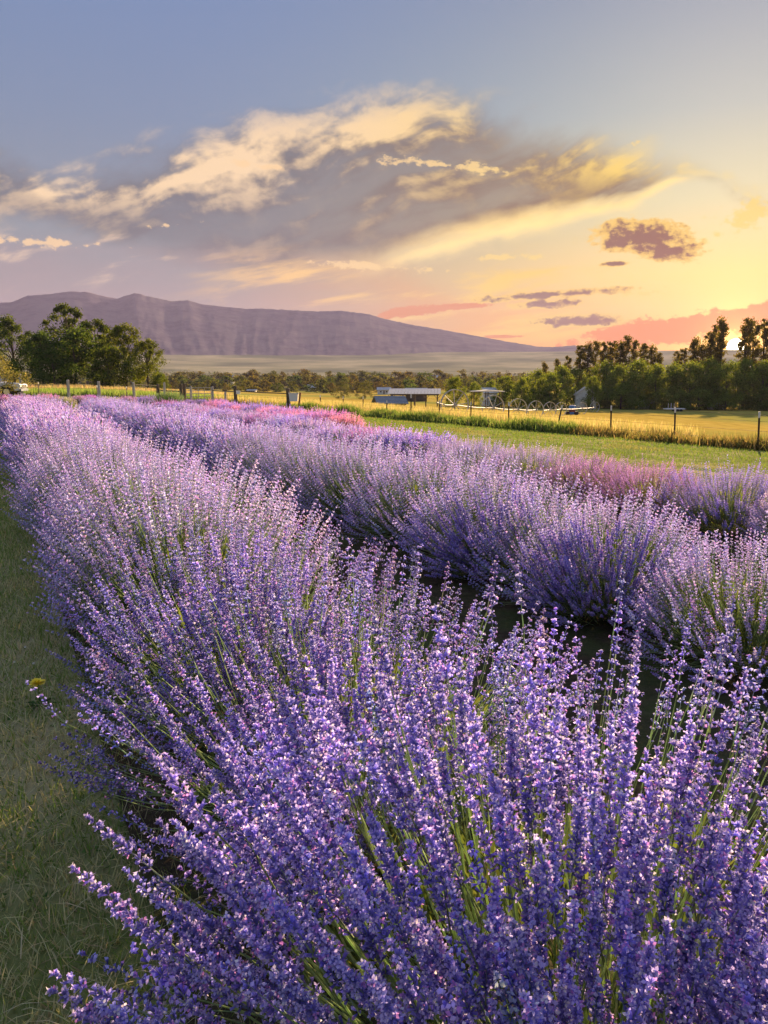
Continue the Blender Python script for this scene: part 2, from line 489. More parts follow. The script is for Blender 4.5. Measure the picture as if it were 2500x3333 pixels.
def build_ground():
    az = np.concatenate([np.arange(-62, 62, .5), np.arange(62, 298, 4.0)])
    az = np.radians(az)
    rr = np.concatenate([np.geomspace(.3, 8, 20, endpoint=False), np.geomspace(8, 80, 190, endpoint=False), np.geomspace(80, 2700, 110)])
    A, R = np.meshgrid(az, rr)
    x, y = R * np.sin(A), R * np.cos(A)
    z = zt(x, y)
    z = z + .25 * np.sin(x * .021 + 1) * np.sin(y * .017) * np.clip((R - 80) / 100, 0, 1)
    v = np.stack([x, y, z], -1).reshape(-1, 3)
    v = np.vstack([v, [[0, 0, 0]]])
    na, nr = len(az), len(rr)
    i = np.arange(nr - 1)[:, None] * na; j = np.arange(na)[None, :]; j2 = (j + 1) % na
    q = np.stack([i + j, i + j2, i + na + j2, i + na + j], -1).reshape(-1, 4)
    cen = v[q].mean(1)
    nn = cen[:, 0] * RN[0] + cen[:, 1] * RN[1]
    r = np.hypot(cen[:, 0], cen[:, 1])
    # right fence line, left fence line
    dR = (cen[:, 0] - FR[0]) * FRN[0] + (cen[:, 1] - FR[1]) * FRN[1]
    dL = (cen[:, 0] - FL[0]) * FLN[0] + (cen[:, 1] - FL[1]) * FLN[1]
    fm = np.zeros(len(q), int)
    out = (dR > 0) | (dL > 0)
    fm[out] = 2
    u = cen[:, 0] / np.maximum(cen[:, 1], .1)
    fm[out & (dL > 0) & (u < -.2) & (r < 140)] = 1
    ang = np.arctan2(cen[:, 0], cen[:, 1])
    fm[r > 430 + 60 * np.sin(ang * 9) + 30 * np.sin(ang * 23)] = 3
    fm[r > 1000 + 120 * np.sin(ang * 5)] = 4
    fm[(cen[:, 1] < 0) & (r > 30) & (fm != 3) & (fm != 4)] = 1
    t0 = np.stack([np.full(na, len(v) - 1), (np.arange(na) + 1) % na, np.arange(na), np.full(na, len(v) - 1)], -1)
    me = mesh_np('ground', v, q, None, [MT['lawn'], MT['meadow'], MT['hay'], MT['valley'], MT['bench']], fm, True)
    import bmesh
    bm = bmesh.new(); bm.from_mesh(me); bm.verts.ensure_lookup_table()
    c = bm.verts[len(v) - 1]
    for k in range(na): bm.faces.new((bm.verts[k], bm.verts[(k + 1) % na], c)).smooth = True
    bmesh.ops.recalc_face_normals(bm, faces=bm.faces)
    bm.to_mesh(me); bm.free()
    kind(obj('ground', me), 'structure')


# fence lines on the ground
FRP = [at(2467, 1465), at(945, 1335)]
FR = np.array(FRP[0][:2]); _d = np.array(FRP[1][:2]) - FR; _d /= np.linalg.norm(_d)
FRD = _d; FRN = np.array([_d[1], -_d[0]])
if FRN @ np.array([1, 1]) < 0: FRN = -FRN
FLP = [at(75, 1291), at(600, 1303)]
FL = np.array(FLP[0][:2]); _d = np.array(FLP[1][:2]) - FL; _d /= np.linalg.norm(_d)
FLD = _d; FLN = np.array([-_d[1], _d[0]])
if FLN[1] < 0: FLN = -FLN
build_ground()

# beds of bare soil under the rows
b = MB()
g = [sn(-1.2, .28), sn(-1.2, 5.0), sn(31.6, 5.0), sn(31.6, .28)]
b.add([(x, y, .022) for x, y in g], [(0, 1, 2, 3)])
g = [sn(-1.2, 5.01), sn(-1.2, 7.0), sn(31.6, 8.6), sn(31.6, 5.01)]
b.add([(x, y, .022 if i in (0, 3) else float(zt(x, y)) + .022) for i, (x, y) in enumerate(g)], [(0, 1, 2, 3)])
kind(b.build('soil_bed', MT['soil']), 'structure')

# mountains
RIDGE = [(-2600, 1120), (-1500, 1060), (-700, 1010), (-250, 990), (0, 985), (40, 983), (90, 962), (170, 956), (230, 948), (290, 951), (330, 962), (380, 972), (440, 953), (500, 968), (560, 980), (610, 977), (660, 990), (720, 997), (800, 1005), (860, 1004), (960, 1010), (1040, 1013), (1110, 1011), (1200, 1022), (1240, 1035), (1330, 1055), (1450, 1075), (1560, 1095), (1640, 1110), (1750, 1128), (1800, 1130), (1870, 1124), (1950, 1140), (2100, 1160), (2300, 1185), (2600, 1200), (3500, 1205), (5200, 1215)]


def build_mountain():
    rp = np.array([[math.atan2(*ray(a, b_)[:2]), ray(a, b_)[2] / math.hypot(*ray(a, b_)[:2])] for a, b_ in RIDGE])
    o = np.argsort(rp[:, 0]); rp = rp[o]
    az = np.linspace(rp[0, 0], rp[-1, 0], 900)
    el = np.interp(az, rp[:, 0], rp[:, 1])
    ts = np.concatenate([np.linspace(0, 1, 70), np.linspace(1.03, 1.7, 14)])
    RB, RR = 2350.0, 3300.0
    vs = []
    for j, t in enumerate(ts):
        r = RB + (RR - RB) * t
        for i, a in enumerate(az):
            x, y = r * math.sin(a), r * math.cos(a)
            zb = float(84 * (max(RB - 1000, 0) / 1600) ** 1.7) - 20
            ztop = H + el[i] * RR
            tt = t if t <= 1 else 1 - (t - 1) * 1.2
            s = max(tt, 0) ** 1.25
            z = zb + (ztop - zb) * s
            # spurs and gullies running down the slope
            g1 = mnoise.fractal(Vector((a * 46, t * 1.6, 0)), .9, 2.1, 5)
            g2 = 1 - abs(mnoise.noise(Vector((a * 30 + .35 * g1, t * .9, 4))))
            amp = max(ztop - zb, 0) * .036 * math.sin(math.pi * min(max(tt, 0), 1)) ** .8
            g3 = mnoise.fractal(Vector((a * 150 + g1 * .3, t * 5.0, 9)), .8, 2.1, 4)
            z += (g2 - .72) * amp * 1.3 + g1 * amp * .45 + g3 * amp * .16
            if t > .93: z += mnoise.fractal(Vector((a * 160, 0, 2)), .9, 2, 4) * 2.2
            vs.append((x, y, z))
    n = len(az)
    i = np.arange(len(ts) - 1)[:, None] * n; j = np.arange(n - 1)[None, :]
    q = np.stack([i + j, i + j + 1, i + n + j + 1, i + n + j], -1).reshape(-1, 4)
    kind(obj('mountain', mesh_np('mountain', vs, q, None, [MT['rock']], None, True)), 'structure')


build_mountain()
# ------------------------------------------------------------------ lavender


def basis(d, roll):
    """rotation matrices (n,3,3) whose third column is d"""
    d = d / np.linalg.norm(d, axis=1, keepdims=True)
    h = np.where(np.abs(d[:, 2:3]) < .9, np.array([[0, 0, 1.]]), np.array([[1., 0, 0]]))
    u = np.cross(h, d); u /= np.linalg.norm(u, axis=1, keepdims=True)
    w = np.cross(d, u)
    c, s = np.cos(roll)[:, None], np.sin(roll)[:, None]
    return np.stack([u * c + w * s, w * c - u * s, d], -1)


def tile(tv, tt, tc, R, pos, scl, cmul):
    """copies of one template: all as a single vertex / triangle / colour set"""
    n, k = len(pos), len(tv)
    v = np.einsum('nij,kj->nki', R, tv) * scl[:, None, None] + pos[:, None, :]
    t = tt[None] + (np.arange(n) * k)[:, None, None]
    c = tc[None] * cmul[:, None, :]
    return v.reshape(-1, 3), t.reshape(-1, 3), c.reshape(-1, 3)


def merge(parts):
    vs, ts, cs, o = [], [], [], 0
    for v, t, c in parts:
        vs.append(v); ts.append(t + o); cs.append(c); o += len(v)
    return np.vstack(vs), np.vstack(ts), np.vstack(cs)


CAL = np.array([.27, .24, .60]); COR = np.array([.62, .54, .98]); PAL = np.array([.86, .80, .92]); STEM = np.array([.37, .48, .24])


def spike(rng, lod, L=.135):
    """one flower head standing on z=0; whorls of small calyces with open lips"""
    v, t, c = [], [], []

    def put(vv, ff, cc):
        b = len(v); v.extend(vv); t.extend([tuple(i + b for i in f) for f in ff]); c.extend(cc)
    nw = {0: 8, 1: 7, 2: 6, 3: 3}[lod]
    zs = [0.0] + list(np.linspace(.26, 1.0, nw - 1)) if nw > 3 else [.15, .5, .9]
    for w, z in enumerate(zs):
        z = (z + rng.normal(0, .015)) * L
        taper = 1.0 - .45 * max(0, (z / L - .45) / .55)
        nf = {0: 7, 1: 6, 2: 5, 3: 4}[lod]
        if w == 0 and lod < 3: nf -= 2
        off = rng.uniform(0, 6.28)
        for k in range(nf):
            a = off + 6.2832 * k / nf + rng.normal(0, .18)
            e = rng.uniform(.35, 1.0) + (.5 if w == nw - 1 else 0)
            d = np.array([math.cos(a) * math.cos(e), math.sin(a) * math.cos(e), math.sin(e)])
            p = np.array([-math.sin(a), math.cos(a), 0.0]); q = np.cross(d, p)
            o = np.array([0, 0, z + rng.normal(0, .003)])
            ln = .0118 * taper * rng.uniform(.8, 1.2)
            cal = CAL * rng.uniform(.7, 1.3); co = (COR if rng.random() > .16 else PAL) * rng.uniform(.75, 1.2)
            if rng.random() < .10: co = np.array([.66, .32, .78])
            tip = o + d * ln
            if lod == 0:
                ra, rb = .0011, .0023
                A = [o + d * .001 + (p * x + q * y) * ra for x, y in ((1, 0), (0, 1), (-1, 0), (0, -1))]
                B = [o + d * ln * .9 + (p * x + q * y) * rb for x, y in ((1, 0), (0, 1), (-1, 0), (0, -1))]
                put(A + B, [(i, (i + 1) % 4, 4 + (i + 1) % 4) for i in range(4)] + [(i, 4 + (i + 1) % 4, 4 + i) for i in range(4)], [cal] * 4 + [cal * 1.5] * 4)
                if rng.random() < .72:
                    for m in range(3):
                        b = 6.2832 * m / 3 + rng.uniform(-.4, .4)
                        s = p * math.cos(b) + q * math.sin(b); g = np.cross(d, s)
                        put([tip - d * .001, tip + s * .0026 + g * .0019, tip + s * .0050 + d * .0016, tip + s * .0026 - g * .0019],
                            [(0, 1, 2), (0, 2, 3)], [co * .8, co, co * 1.15, co])
            elif lod == 1:
                B = [o + d * ln * .95 + (p * x + q * y) * .0024 for x, y in ((1, 0), (-.5, .87), (-.5, -.87))]
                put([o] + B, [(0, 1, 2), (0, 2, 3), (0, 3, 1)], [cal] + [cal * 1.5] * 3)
                if rng.random() < .75:
                    b = rng.uniform(0, 3.14); s = p * math.cos(b) + q * math.sin(b); g = np.cross(d, s)
                    put([tip + s * .0040 + d * .001, tip + g * .0028, tip - s * .0040 + d * .001, tip - g * .0028], [(0, 1, 2), (0, 2, 3)], [co] * 4)
            elif lod == 2:
                w_ = .0042 * rng.uniform(.8, 1.3)
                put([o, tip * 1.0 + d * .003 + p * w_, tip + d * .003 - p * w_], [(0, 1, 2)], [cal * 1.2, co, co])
            else:
                w_ = .008 * rng.uniform(.8, 1.3); hh = np.array([0, 0, .018])
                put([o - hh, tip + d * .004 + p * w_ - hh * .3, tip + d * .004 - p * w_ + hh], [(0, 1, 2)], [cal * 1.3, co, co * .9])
    # the stalk inside the head
    r = .0013
    put([np.array([r, 0, -.01]), np.array([-r, r, -.01]), np.array([-r, -r, -.01]), np.array([0, 0, L])], [(0, 1, 3), (1, 2, 3), (2, 0, 3)], [STEM * 1.1] * 3 + [CAL])
    return np.array(v), np.array(t), np.array(c)


BW, BL, BH = .82, .70, .80             # half width across the row, half length along it, height


def dome(rng, n):
    """tips and feet of n stalks of a bush: a dome of fanned stalks"""
    ph = rng.uniform(0, 2 * math.pi, n)
    ct = rng.uniform(-.02, 1, n)                                  # cos of the fan angle
    th = np.arccos(ct)
    bump = 1 + .07 * np.sin(3 * ph + 1) + .05 * np.sin(5 * ph + 2.2)
    k = rng.normal(1, .055, n) * bump
    k = np.where(rng.random(n) < .05, k * rng.uniform(1.02, 1.14, n), k)
    k = np.where(rng.random(n) < .22, k * rng.uniform(.78, .95, n), k)
    sx = np.sin(th) ** .85
    tip = np.stack([BW * sx * np.cos(ph) * k, BL * sx * np.sin(ph) * k, .10 + (BH - .10) * (ct ** .8 if False else np.clip(ct, 0, 1) ** .72) * k], -1)
    tip[:, 2] = np.maximum(tip[:, 2], .07 + .05 * rng.random(n))
    foot = np.stack([tip[:, 0] * .42 + rng.normal(0, .05, n), tip[:, 1] * .55 + rng.normal(0, .05, n), .06 + tip[:, 2] * .12], -1)
    return tip, foot


def stalks(rng, n, lod, heads, head=.135):
    tip, foot = dome(rng, n)
    d = tip - foot; ln = np.linalg.norm(d, axis=1)
    hs = rng.uniform(.8, 1.25, n)
    dirv = d / ln[:, None]
    up = dirv + np.array([0, 0, .40]) + rng.normal(0, .07, (n, 3))       # heads turn up a little
    up /= np.linalg.norm(up, axis=1, keepdims=True)
    hb = tip - up * (head * hs)[:, None]                            # where each head starts
    parts = []
    which = rng.integers(0, len(heads), n)
    tone = rng.uniform(.72, 1.25, n)[:, None] * (1 + rng.normal(0, .07, (n, 3)))
    R = basis(up, rng.uniform(0, 6.28, n))
    for k, (tv, tt, tc) in enumerate(heads):
        m = which == k
        parts.append(tile(tv, tt, tc, R[m], hb[m], hs[m], tone[m]))
    # stems: two-piece three-sided tubes from the foot to the head
    rad = {0: .0017, 1: .0017, 2: .0021, 3: .004}[lod]
    mid = foot * .45 + hb * .55 - np.array([0, 0, 1]) * (.035 * ln)[:, None]
    Rm = basis(dirv, rng.uniform(0, 6.28, n))
    rings = []
    for p, r in ((foot, rad * 1.2), (mid, rad), (hb + up * .01, rad * .7)):
        for a in (0, 2.094, 4.189):
            rings.append(p + Rm[:, :, 0] * (math.cos(a) * r) + Rm[:, :, 1] * (math.sin(a) * r))
    sv = np.stack(rings, 1)
    ft = []
    for s in (0, 3):
        for a in range(3):
            b = (a + 1) % 3; ft += [(s + a, s + b, s + 3 + b), (s + a, s + 3 + b, s + 3 + a)]
    ft = np.array(ft)
    st = ft[None] + (np.arange(n) * 9)[:, None, None]
    sc = np.repeat((STEM[None] * rng.uniform(.6, 1.5, n)[:, None])[:, None, :], 9, 1)
    parts.append((sv.reshape(-1, 3), st.reshape(-1, 3), sc.reshape(-1, 3)))
    return merge(parts)


def foliage(rng, n, size):
    """narrow grey-green leaves crowding the heart of the bush"""
    ph = rng.uniform(0, 6.283, n); ct = rng.uniform(0, 1, n); rr = rng.random(n) ** .4
    st = np.sqrt(1 - ct * ct)
    p = np.stack([BW * .66 * st * np.cos(ph) * rr, BL * .74 * st * np.sin(ph) * rr, .03 + BH * .55 * ct * rr], -1)
    d = np.stack([np.cos(ph) * st, np.sin(ph) * st, ct + .35], -1) + rng.normal(0, .3, (n, 3))
    R = basis(d, rng.uniform(0, 6.28, n))
    tv = np.array([[-.0022, 0, 0], [.0022, 0, 0], [.0028, 0, .03], [-.0028, 0, .03], [0, .002, .062]]) * size
    tt = np.array([[0, 1, 2], [0, 2, 3], [3, 2, 4]])
    tc = np.ones((5, 3))
    cm = np.array([.105, .155, .062])[None] * rng.uniform(.6, 1.35, n)[:, None] * (1 + rng.normal(0, .06, (n, 3)))
    return tile(tv, tt, tc, R, p, rng.uniform(.8, 1.5, n), cm)


def lavender_meshes():
    out = {}
    spec = {0: (3, 450, 1, 900, 1.5, 5), 1: (3, 1050, 2, 700, 1.9, 5), 2: (3, 800, 3, 420, 2.6, 4)}
    for lv, (nv, n, lod, nl, ls, nh) in spec.items():
        out[lv] = []
        for k in range(nv):
            rng = np.random.default_rng(100 + lv * 10 + k)
            heads = [spike(rng, lod, .142 * rng.uniform(.85, 1.15)) for _ in range(nh)]
            bm_ = mesh_np('blossom', *stalks(rng, n, lod, heads), [MT['petal']])
            fm_ = mesh_np('foliage', *foliage(rng, nl, ls), [MT['leaf']])
            out[lv].append((bm_, fm_))
    # the nearest heads one by one, each with its stalk, in six patterns
    sing = []
    for k in range(6):
        rng = np.random.default_rng(900 + k)
        tv, tt, tc = spike(rng, 0, .142 * rng.uniform(.9, 1.15))
        tv = tv + np.array([0, 0, .36])
        m = MB(); m.tube([(0, 0, 0), (.006, .004, .14), (.004, -.003, .27), (0, 0, .365)], [.0019, .0018, .0016, .0013], 5, False)
        sv = np.array(m.v); sf = np.array([q for f in m.f for q in ((f[0], f[1], f[2]), (f[0], f[2], f[3]))])
        sc = np.repeat(STEM[None] * rng.uniform(.85, 1.35), len(sv), 0)
        sing.append(mesh_np('flower_spike', *merge([(tv, tt, tc), (sv, sf, sc)]), [MT['petal']]))
    return out, sing


LAV, SINGLE = lavender_meshes()
ROWRZ = math.atan2(RN[1], RN[0])           # local x across the row
ORD = ['first', 'second', 'third', 'fourth', 'fifth', 'sixth', 'seventh', 'eighth']
prng = random.Random(5)


def inframe(p):
    x, y, z = p[0], p[1], p[2] - H
    f = y * CP - z * SP; u = y * SP + z * CP
    return f > .2 and abs(x / f) < .5 and abs(u / f) < .666


def bush(name, x, y, label, group, scale=1.0, color=(1, 1, 1), singles=0, seed=0, zs=1.0, leafc=(1, 1, 1), cat='lavender'):
    z = float(zt(x, y))
    d = math.hypot(x, y)
    lv = 0 if d < 4.2 else (1 if d < 12 else 2)
    bm_, fm_ = prng.choice(LAV[lv])
    flip = prng.choice((0, math.pi))
    t = thing(name, label, cat, (x, y, z + .01), ROWRZ + flip, group)
    sc = scale * prng.uniform(.94, 1.06)
    t.scale = (sc, sc * prng.uniform(.95, 1.08), sc * zs)
    o = kind(obj('blossom', bm_, t), 'stuff'); o.color = (*color, 1)
    o = obj('foliage', fm_, t); o.color = (*leafc, 1)
    if singles:
        rng = np.random.default_rng(3000 + seed)
        tip, foot = dome(rng, 4000)
        Mw = Matrix.Translation(t.location) @ Matrix.Rotation(t.rotation_euler.z, 4, 'Z') @ Matrix.Diagonal((*t.scale, 1))
        k = 0
        cand = []
        for a, f in zip(tip, foot):
            w = Mw @ Vector(a)
            if inframe(w): cand.append(((w - Vector((0, 0, H))).length, tuple(a), tuple(f)))
        cand.sort()
        cand = cand[:int(singles * 1.8)]
        rr = random.Random(seed); rr.shuffle(cand)
        for _, a, f in cand[:singles]:
            a, f = Vector(a), Vector(f)
            dv = (a - f)
            o = bpy.data.objects.new('flower_spike', rr.choice(SINGLE))
            base = f
            s = min(1.12, max(.85, dv.length / .485))
            dv2 = (dv.normalized() + Vector((0, 0, .22)) + Vector((rr.gauss(0, .04), rr.gauss(0, .04), 0))).normalized()
            base = a - dv2 * (.485 * s)
            o.rotation_mode = 'QUATERNION'
            q = dv2.to_track_quat('Z', 'Y')
            from mathutils import Quaternion
            o.rotation_quaternion = q @ Quaternion((0, 0, 1), rr.uniform(0, 6.28))
            o.location = base; o.scale = (s * 1.0, s * 1.0, s)
            tn = rr.uniform(.8, 1.2); o.color = (color[0] * tn * rr.uniform(.95, 1.08), color[1] * tn, color[2] * tn, 1)
            link(o, t)
    return t


def build_rows():
    # row beside the mown path
    s, i = -.05, 0
    while s < 30.8:
        x, y = sn(s, (1.07 if i == 0 else .97) + .05 * math.sin(s * 1.3))
        lab = ('%s bush of the lavender row beside the grass path, counted from its open end' % ORD[i]) if i < 6 else 'dense violet lavender bush farther down the long row beside the mown grass path'
        pink = min(1, s / 30)  # far bushes pinker: their sunlit tinge is put into the blossom colour
        bush('lavender_bush', x, y, lab, 'lavender bushes of the row beside the path', prng.uniform(.97, 1.06), (1 + .12 * pink, 1 - .02 * pink, 1), 300 if i in (0, 1, 2, 3) else 0, i)
        s += 1.13 * prng.uniform(.95, 1.05); i += 1
    # second row
    s, i = 2.55, 0
    while s < 31.2:
        x, y = sn(s, 3.42 + .06 * math.sin(s * 1.1 + 1))
        lab = ('%s lavender bush of the middle row, counted from its open end' % ORD[i]) if i < 5 else 'dense violet lavender bush farther down the middle row between two soil paths'
        sc = (.80, .93)[i] if i < 2 else prng.uniform(.95, 1.03)
        bush('lavender_bush', x, y, lab, 'lavender bushes of the middle row', sc, (.98, .96, 1.0), 300 if i in (1, 2) else 0, 40 + i, zs=.93)
        s += 1.12 * prng.uniform(.95, 1.05); i += 1
    # looser third row of mixed young bushes
    tones = [((1.05, .95, .98), 'pink-tinged'), ((.95, .92, 1.0), 'violet'), ((1.1, 1.0, .95), 'dusty pink'), ((.82, .74, 1.0), 'deep violet'), ((1.12, 1.12, 1.08), 'pale lilac'), ((1.05, .68, .82), 'magenta pink')]
    s, i = 2.2, 0
    while s < 30.5:
        x, y = sn(s, 6.15 + prng.uniform(-.15, .15))
        c, nm = tones[i % 6 if i != 4 else 5]
        g = ' showing green leaves' if i % 3 == 0 else ''
        where = 'in the loose row facing the lawn' if s < 15 else 'in the far half of the loose row'
        bush('lavender_bush', x, y, 'small %s lavender bush%s %s' % (nm, g, where), 'young lavender bushes of the loose row', prng.uniform(.78, .92), c, 0, 0, zs=prng.uniform(.72, .88), leafc=(2.3, 2.3, 1.3))
        s += prng.uniform(.8, 1.1); i += 1
    # short fourth row near the far end
    s, i = 18.5, 0
    while s < 30.5:
        x, y = sn(s, 8.0 + prng.uniform(-.2, .2))
        c, nm = [((1.5, .85, .75), 'salmon pink'), ((1.35, .8, .9), 'rose pink'), ((.95, .85, 1.1), 'violet')][i % 3]
        bush('lavender_bush', x, y, '%s lavender bush in the short outermost row by the lawn' % nm, 'lavender bushes of the short outermost row', prng.uniform(.72, .85), c, zs=.9, leafc=(1.4, 1.4, 1))
        s += prng.uniform(.8, 1.05); i += 1
    # bushes across the end of the rows, in front of the wooden fence
    for px, py, w, c, lc, nm in [(15, 1325, 70, (1.2, .75, .85), (1, 1, 1), 'mauve'), (75, 1320, 60, (1.25, .8, .9), (1, 1, 1), 'mauve-pink'), (155, 1322, 75, (1.35, .85, .85), (1, 1, 1), 'rose'), (212, 1326, 62, (1.05, 1.15, .50), (1.7, 1.7, 1.0), 'pale cream-green'), (262, 1318, 55, (1.1, .8, .8), (1.2, 1.2, 1), 'dusky pink'), (295, 1312, 50, (1.2, .6, .95), (1, 1, 1), 'plum'), (345, 1314, 44, (1.0, 1.0, .7), (1.3, 1.3, 1), 'grey-violet'), (378, 1318, 40, (.65, .9, .32), (1.4, 1.6, .9), 'grey-green'), (418, 1320, 56, (1.1, .8, .8), (1.2, 1.2, 1), 'grey-pink'), (480, 1325, 66, (.85, .75, .95), (1, 1, 1), 'dull violet'), (550, 1328, 90, (.50, .80, .20), (1.6, 2.0, .9), 'tall green unopened'), (615, 1325, 44, (.8, .65, .85), (1, 1, 1), 'dark violet'), (655, 1327, 50, (.75, .65, .9), (1, 1, 1), 'blue-violet'), (715, 1329, 56, (.8, .65, .85), (1, 1, 1), 'purple')]:
        x, y, z = at(px, py)
        k = w * math.hypot(x, y) / F / 1.55
        bush('lavender_bush', x, y, '%s lavender bush of the cross row in front of the wooden fence' % nm, 'lavender bushes of the cross row', k, c, zs=1.15 if w > 85 else .95, leafc=lc)


build_rows()

# ------------------------------------------------------------------ fences


def post_wood(m, x, y, z, h, r=.075, lean=(0, 0), seed=0):
    rr = random.Random(seed)
    pts = [(x + lean[0] * t * h, y + lean[1] * t * h, z - .15 + (h + .15) * t) for t in (0, .3, .7, .97, 1)]
    r *= 1.25; m.tube(pts, [r * 1.05, r * rr.uniform(.95, 1.05), r * rr.uniform(.9, 1.0), r * .93, r * .7], 8)


def build_fences():
    # wooden post fence at the end of the rows
    base = at(438, 1303)
    fw = thing('wooden_post_fence', 'weathered grey wooden post and wire fence before the meadow and big trees', 'fence', (base[0], base[1], base[2]))
    off = Vector(base)
    posts = []
    for px, pt, pb, mat, r in [(72, 1217, 1291, 'greywood', .095), (225, 1236, 1300, 'greywood', .09), (325, 1241, 1303, 'greywood', .09), (438, 1244, 1304, 'greywood', .08), (516, 1250, 1302, 'darkwood', .11), (537, 1245, 1304, 'greywood', .075), (590, 1250, 1306, 'darkwood', .11), (601, 1248, 1306, 'darkwood', .10), (623, 1258, 1312, 'greywood', .07), (693, 1258, 1312, 'greywood', .075), (735, 1275, 1322, 'greywood', .065), (768, 1256, 1328, 'darkwood', .09), (940, 1263, 1336, 'darkwood', .10)]:
        x, y, z = at(px, pb)
        zz = above(px, pt, y)
        m = MB(); post_wood(m, 0, 0, 0, zz[3], r, (prng.uniform(-.02, .02), prng.uniform(-.02, .02)), px)
        o = m.build('fence_post', MT[mat], fw, loc=(x - off.x, y - off.y, z - off.z))
        posts.append((px, x, y, z, zz[3]))
    # thin steel stakes between them
    for px, pt, pb in [(128, 1243, 1294), (318, 1254, 1302), (413, 1258, 1303)]:
        x, y, z = at(px, pb); hh = above(px, pt, y)[3]
        m = MB(); m.box(-.022, .022, -.015, .015, -.1, hh * .86)
        o = m.build('steel_stake', MT['steel'], fw, loc=(x - off.x, y - off.y, z - off.z))
        m = MB(); m.box(-.024, .024, -.017, .017, hh * .86, hh); m.build('stake_tip', MT['whitetip'], o)
    # wires and the two rails
    P = {p[0]: Vector(p[1:4]) for p in posts}
    seq = [72, 225, 325, 438, 516]
    for hgt in (.35, .75, 1.1):
        m = MB(); m.tube([P[k] - off + Vector((0, -.09, hgt)) for k in seq], .008, 4)
        m.build('wire', MT['steel'], fw)
    for a, b_, hgt, r in [(516, 590, .75, .055), (768, 940, 1.0, .03), (693, 768, .95, .03)]:
        m = MB(); p, q = P[a] - off + Vector((0, 0, hgt)), P[b_] - off + Vector((0, 0, hgt))
        m.tube([p, (p + q) / 2 - Vector((0, 0, .02)), q], r, 6); m.build('rail', MT['darkwood'], fw)
    for hgt in (.4, .7):
        m = MB(); m.tube([P[k] - off + Vector((0, -.1, hgt)) for k in (735, 768, 940)], .007, 4); m.build('wire', MT['steel'], fw)
    # white insulators on one post
    p = P[768] - off
    m = MB(); m.box(p.x + .06, p.x + .30, p.y - .14, p.y - .09, p.z + .82, p.z + 1.02); m.build('insulator_plate', MT['whitetip'], fw, .01)

    # tube gate
    a, b_ = Vector(at(606, 1305)), Vector(at(688, 1308))
    gt = thing('tube_gate', 'galvanised tube gate between the wooden fence posts', 'gate', tuple(a))
    d = b_ - a; L = d.length; gt.rotation_euler = (0, 0, math.atan2(d.y, d.x))
    hg = 1.02
    for k in range(5):
        m = MB(); zz = .12 + (hg - .12) * k / 4; m.tube([(0, 0, zz), (L, 0, zz)], .026, 6); m.build('gate_bar', MT['galv'], gt)
    for t in (0, .25, .5, .75, 1):
        m = MB(); m.tube([(L * t, .03 if 0 < t < 1 else 0, .1), (L * t, .03 if 0 < t < 1 else 0, hg + .02)], .026, 6); m.build('gate_upright', MT['galv'], gt)

    # steel T-post fence beside the lawn
    base = Vector(at(1338, 1364))
    fs = thing('steel_post_fence', 'thin steel stake and wire fence along the lawn and tall grass', 'fence', tuple(base))
    pp = []
    for px, pt, pbx, pb in [(1042, 1285, 1045, 1338), (1117, 1290, 1117, 1341), (1182, 1290, 1182, 1348), (1259, 1303, 1259, 1357), (1338, 1283, 1338, 1364), (1430, 1303, 1430, 1373), (1533, 1308, 1533, 1381), (1656, 1308, 1656, 1391), (1830, 1318, 1812, 1405), (1990, 1320, 1987, 1421), (2198, 1325, 2195, 1439), (2472, 1340, 2467, 1466)]:
        x, y, z = at(pbx, pb); ax, ay, g, hh = above(px, pt, y)
        hh = g + hh - z
        m = MB(); dx = ax - x
        sec = [(-.03, -.004), (.03, -.004), (.03, .004), (.005, .004), (.005, .035), (-.005, .035), (-.005, .004), (-.03, .004)]
        n = len(sec)
        for z0, z1, nm, mt in ((-.15, hh * .84, 'steel_stake', 'steel'), (hh * .84, hh, 'stake_tip', 'whitetip')):
            m = MB()
            vv = [(sx + dx * z0 / hh, sy, z0) for sx, sy in sec] + [(sx + dx * z1 / hh, sy, z1) for sx, sy in sec]
            m.add(vv, [(k, (k + 1) % n, n + (k + 1) % n, n + k) for k in range(n)] + [tuple(range(n - 1, -1, -1)), tuple(range(n, 2 * n))])
            if nm == 'steel_stake': st = m.build(nm, MT[mt], fs, loc=(x - base.x, y - base.y, z - base.z))
            else: m.build(nm, MT[mt], st)
        pp.append(Vector((x, y, z)) - base)
    ext = pp[-1] + (pp[-1] - pp[-2])
    for hgt in (.3, .6, .9, 1.1):
        m = MB(); m.tube([p + Vector((0, -.02, hgt)) for p in pp] + [ext + Vector((0, 0, hgt))], .006, 4); m.build('wire', MT['steel'], fs)

    # leaning orange timber and the white tub hung beside it
    x, y, z = at(970, 1338); ax, ay, g, hh = above(978, 1277, y)
    t = thing('leaning_timber', 'short orange-brown timber leaning beside the white tub', 'post', (x, y, z))
    m = MB(); m.add([(-.05, -.04, -.1), (.05, -.04, -.1), (.05, .04, -.1), (-.05, .04, -.1), (ax - x - .05, -.04, hh), (ax - x + .05, -.04, hh - .04), (ax - x + .05, .04, hh - .04), (ax - x - .05, .04, hh)], [(0, 3, 2, 1), (4, 5, 6, 7), (0, 1, 5, 4), (1, 2, 6, 5), (2, 3, 7, 6), (3, 0, 4, 7)])
    m.build('timber', MT['orangewood'], t, .008)
    m = MB(); m.tube([(ax - x - .5, .0, hh * .9), (ax - x + .02, 0, hh * .92)], .02, 6); m.build('bracket', MT['orangewood'], t)
    x, y, z = at(958, 1337)
    z1 = H + ray(958, 1279)[2] * y / ray(958, 1279)[1]; z0 = H + ray(958, 1306)[2] * y / ray(958, 1306)[1]
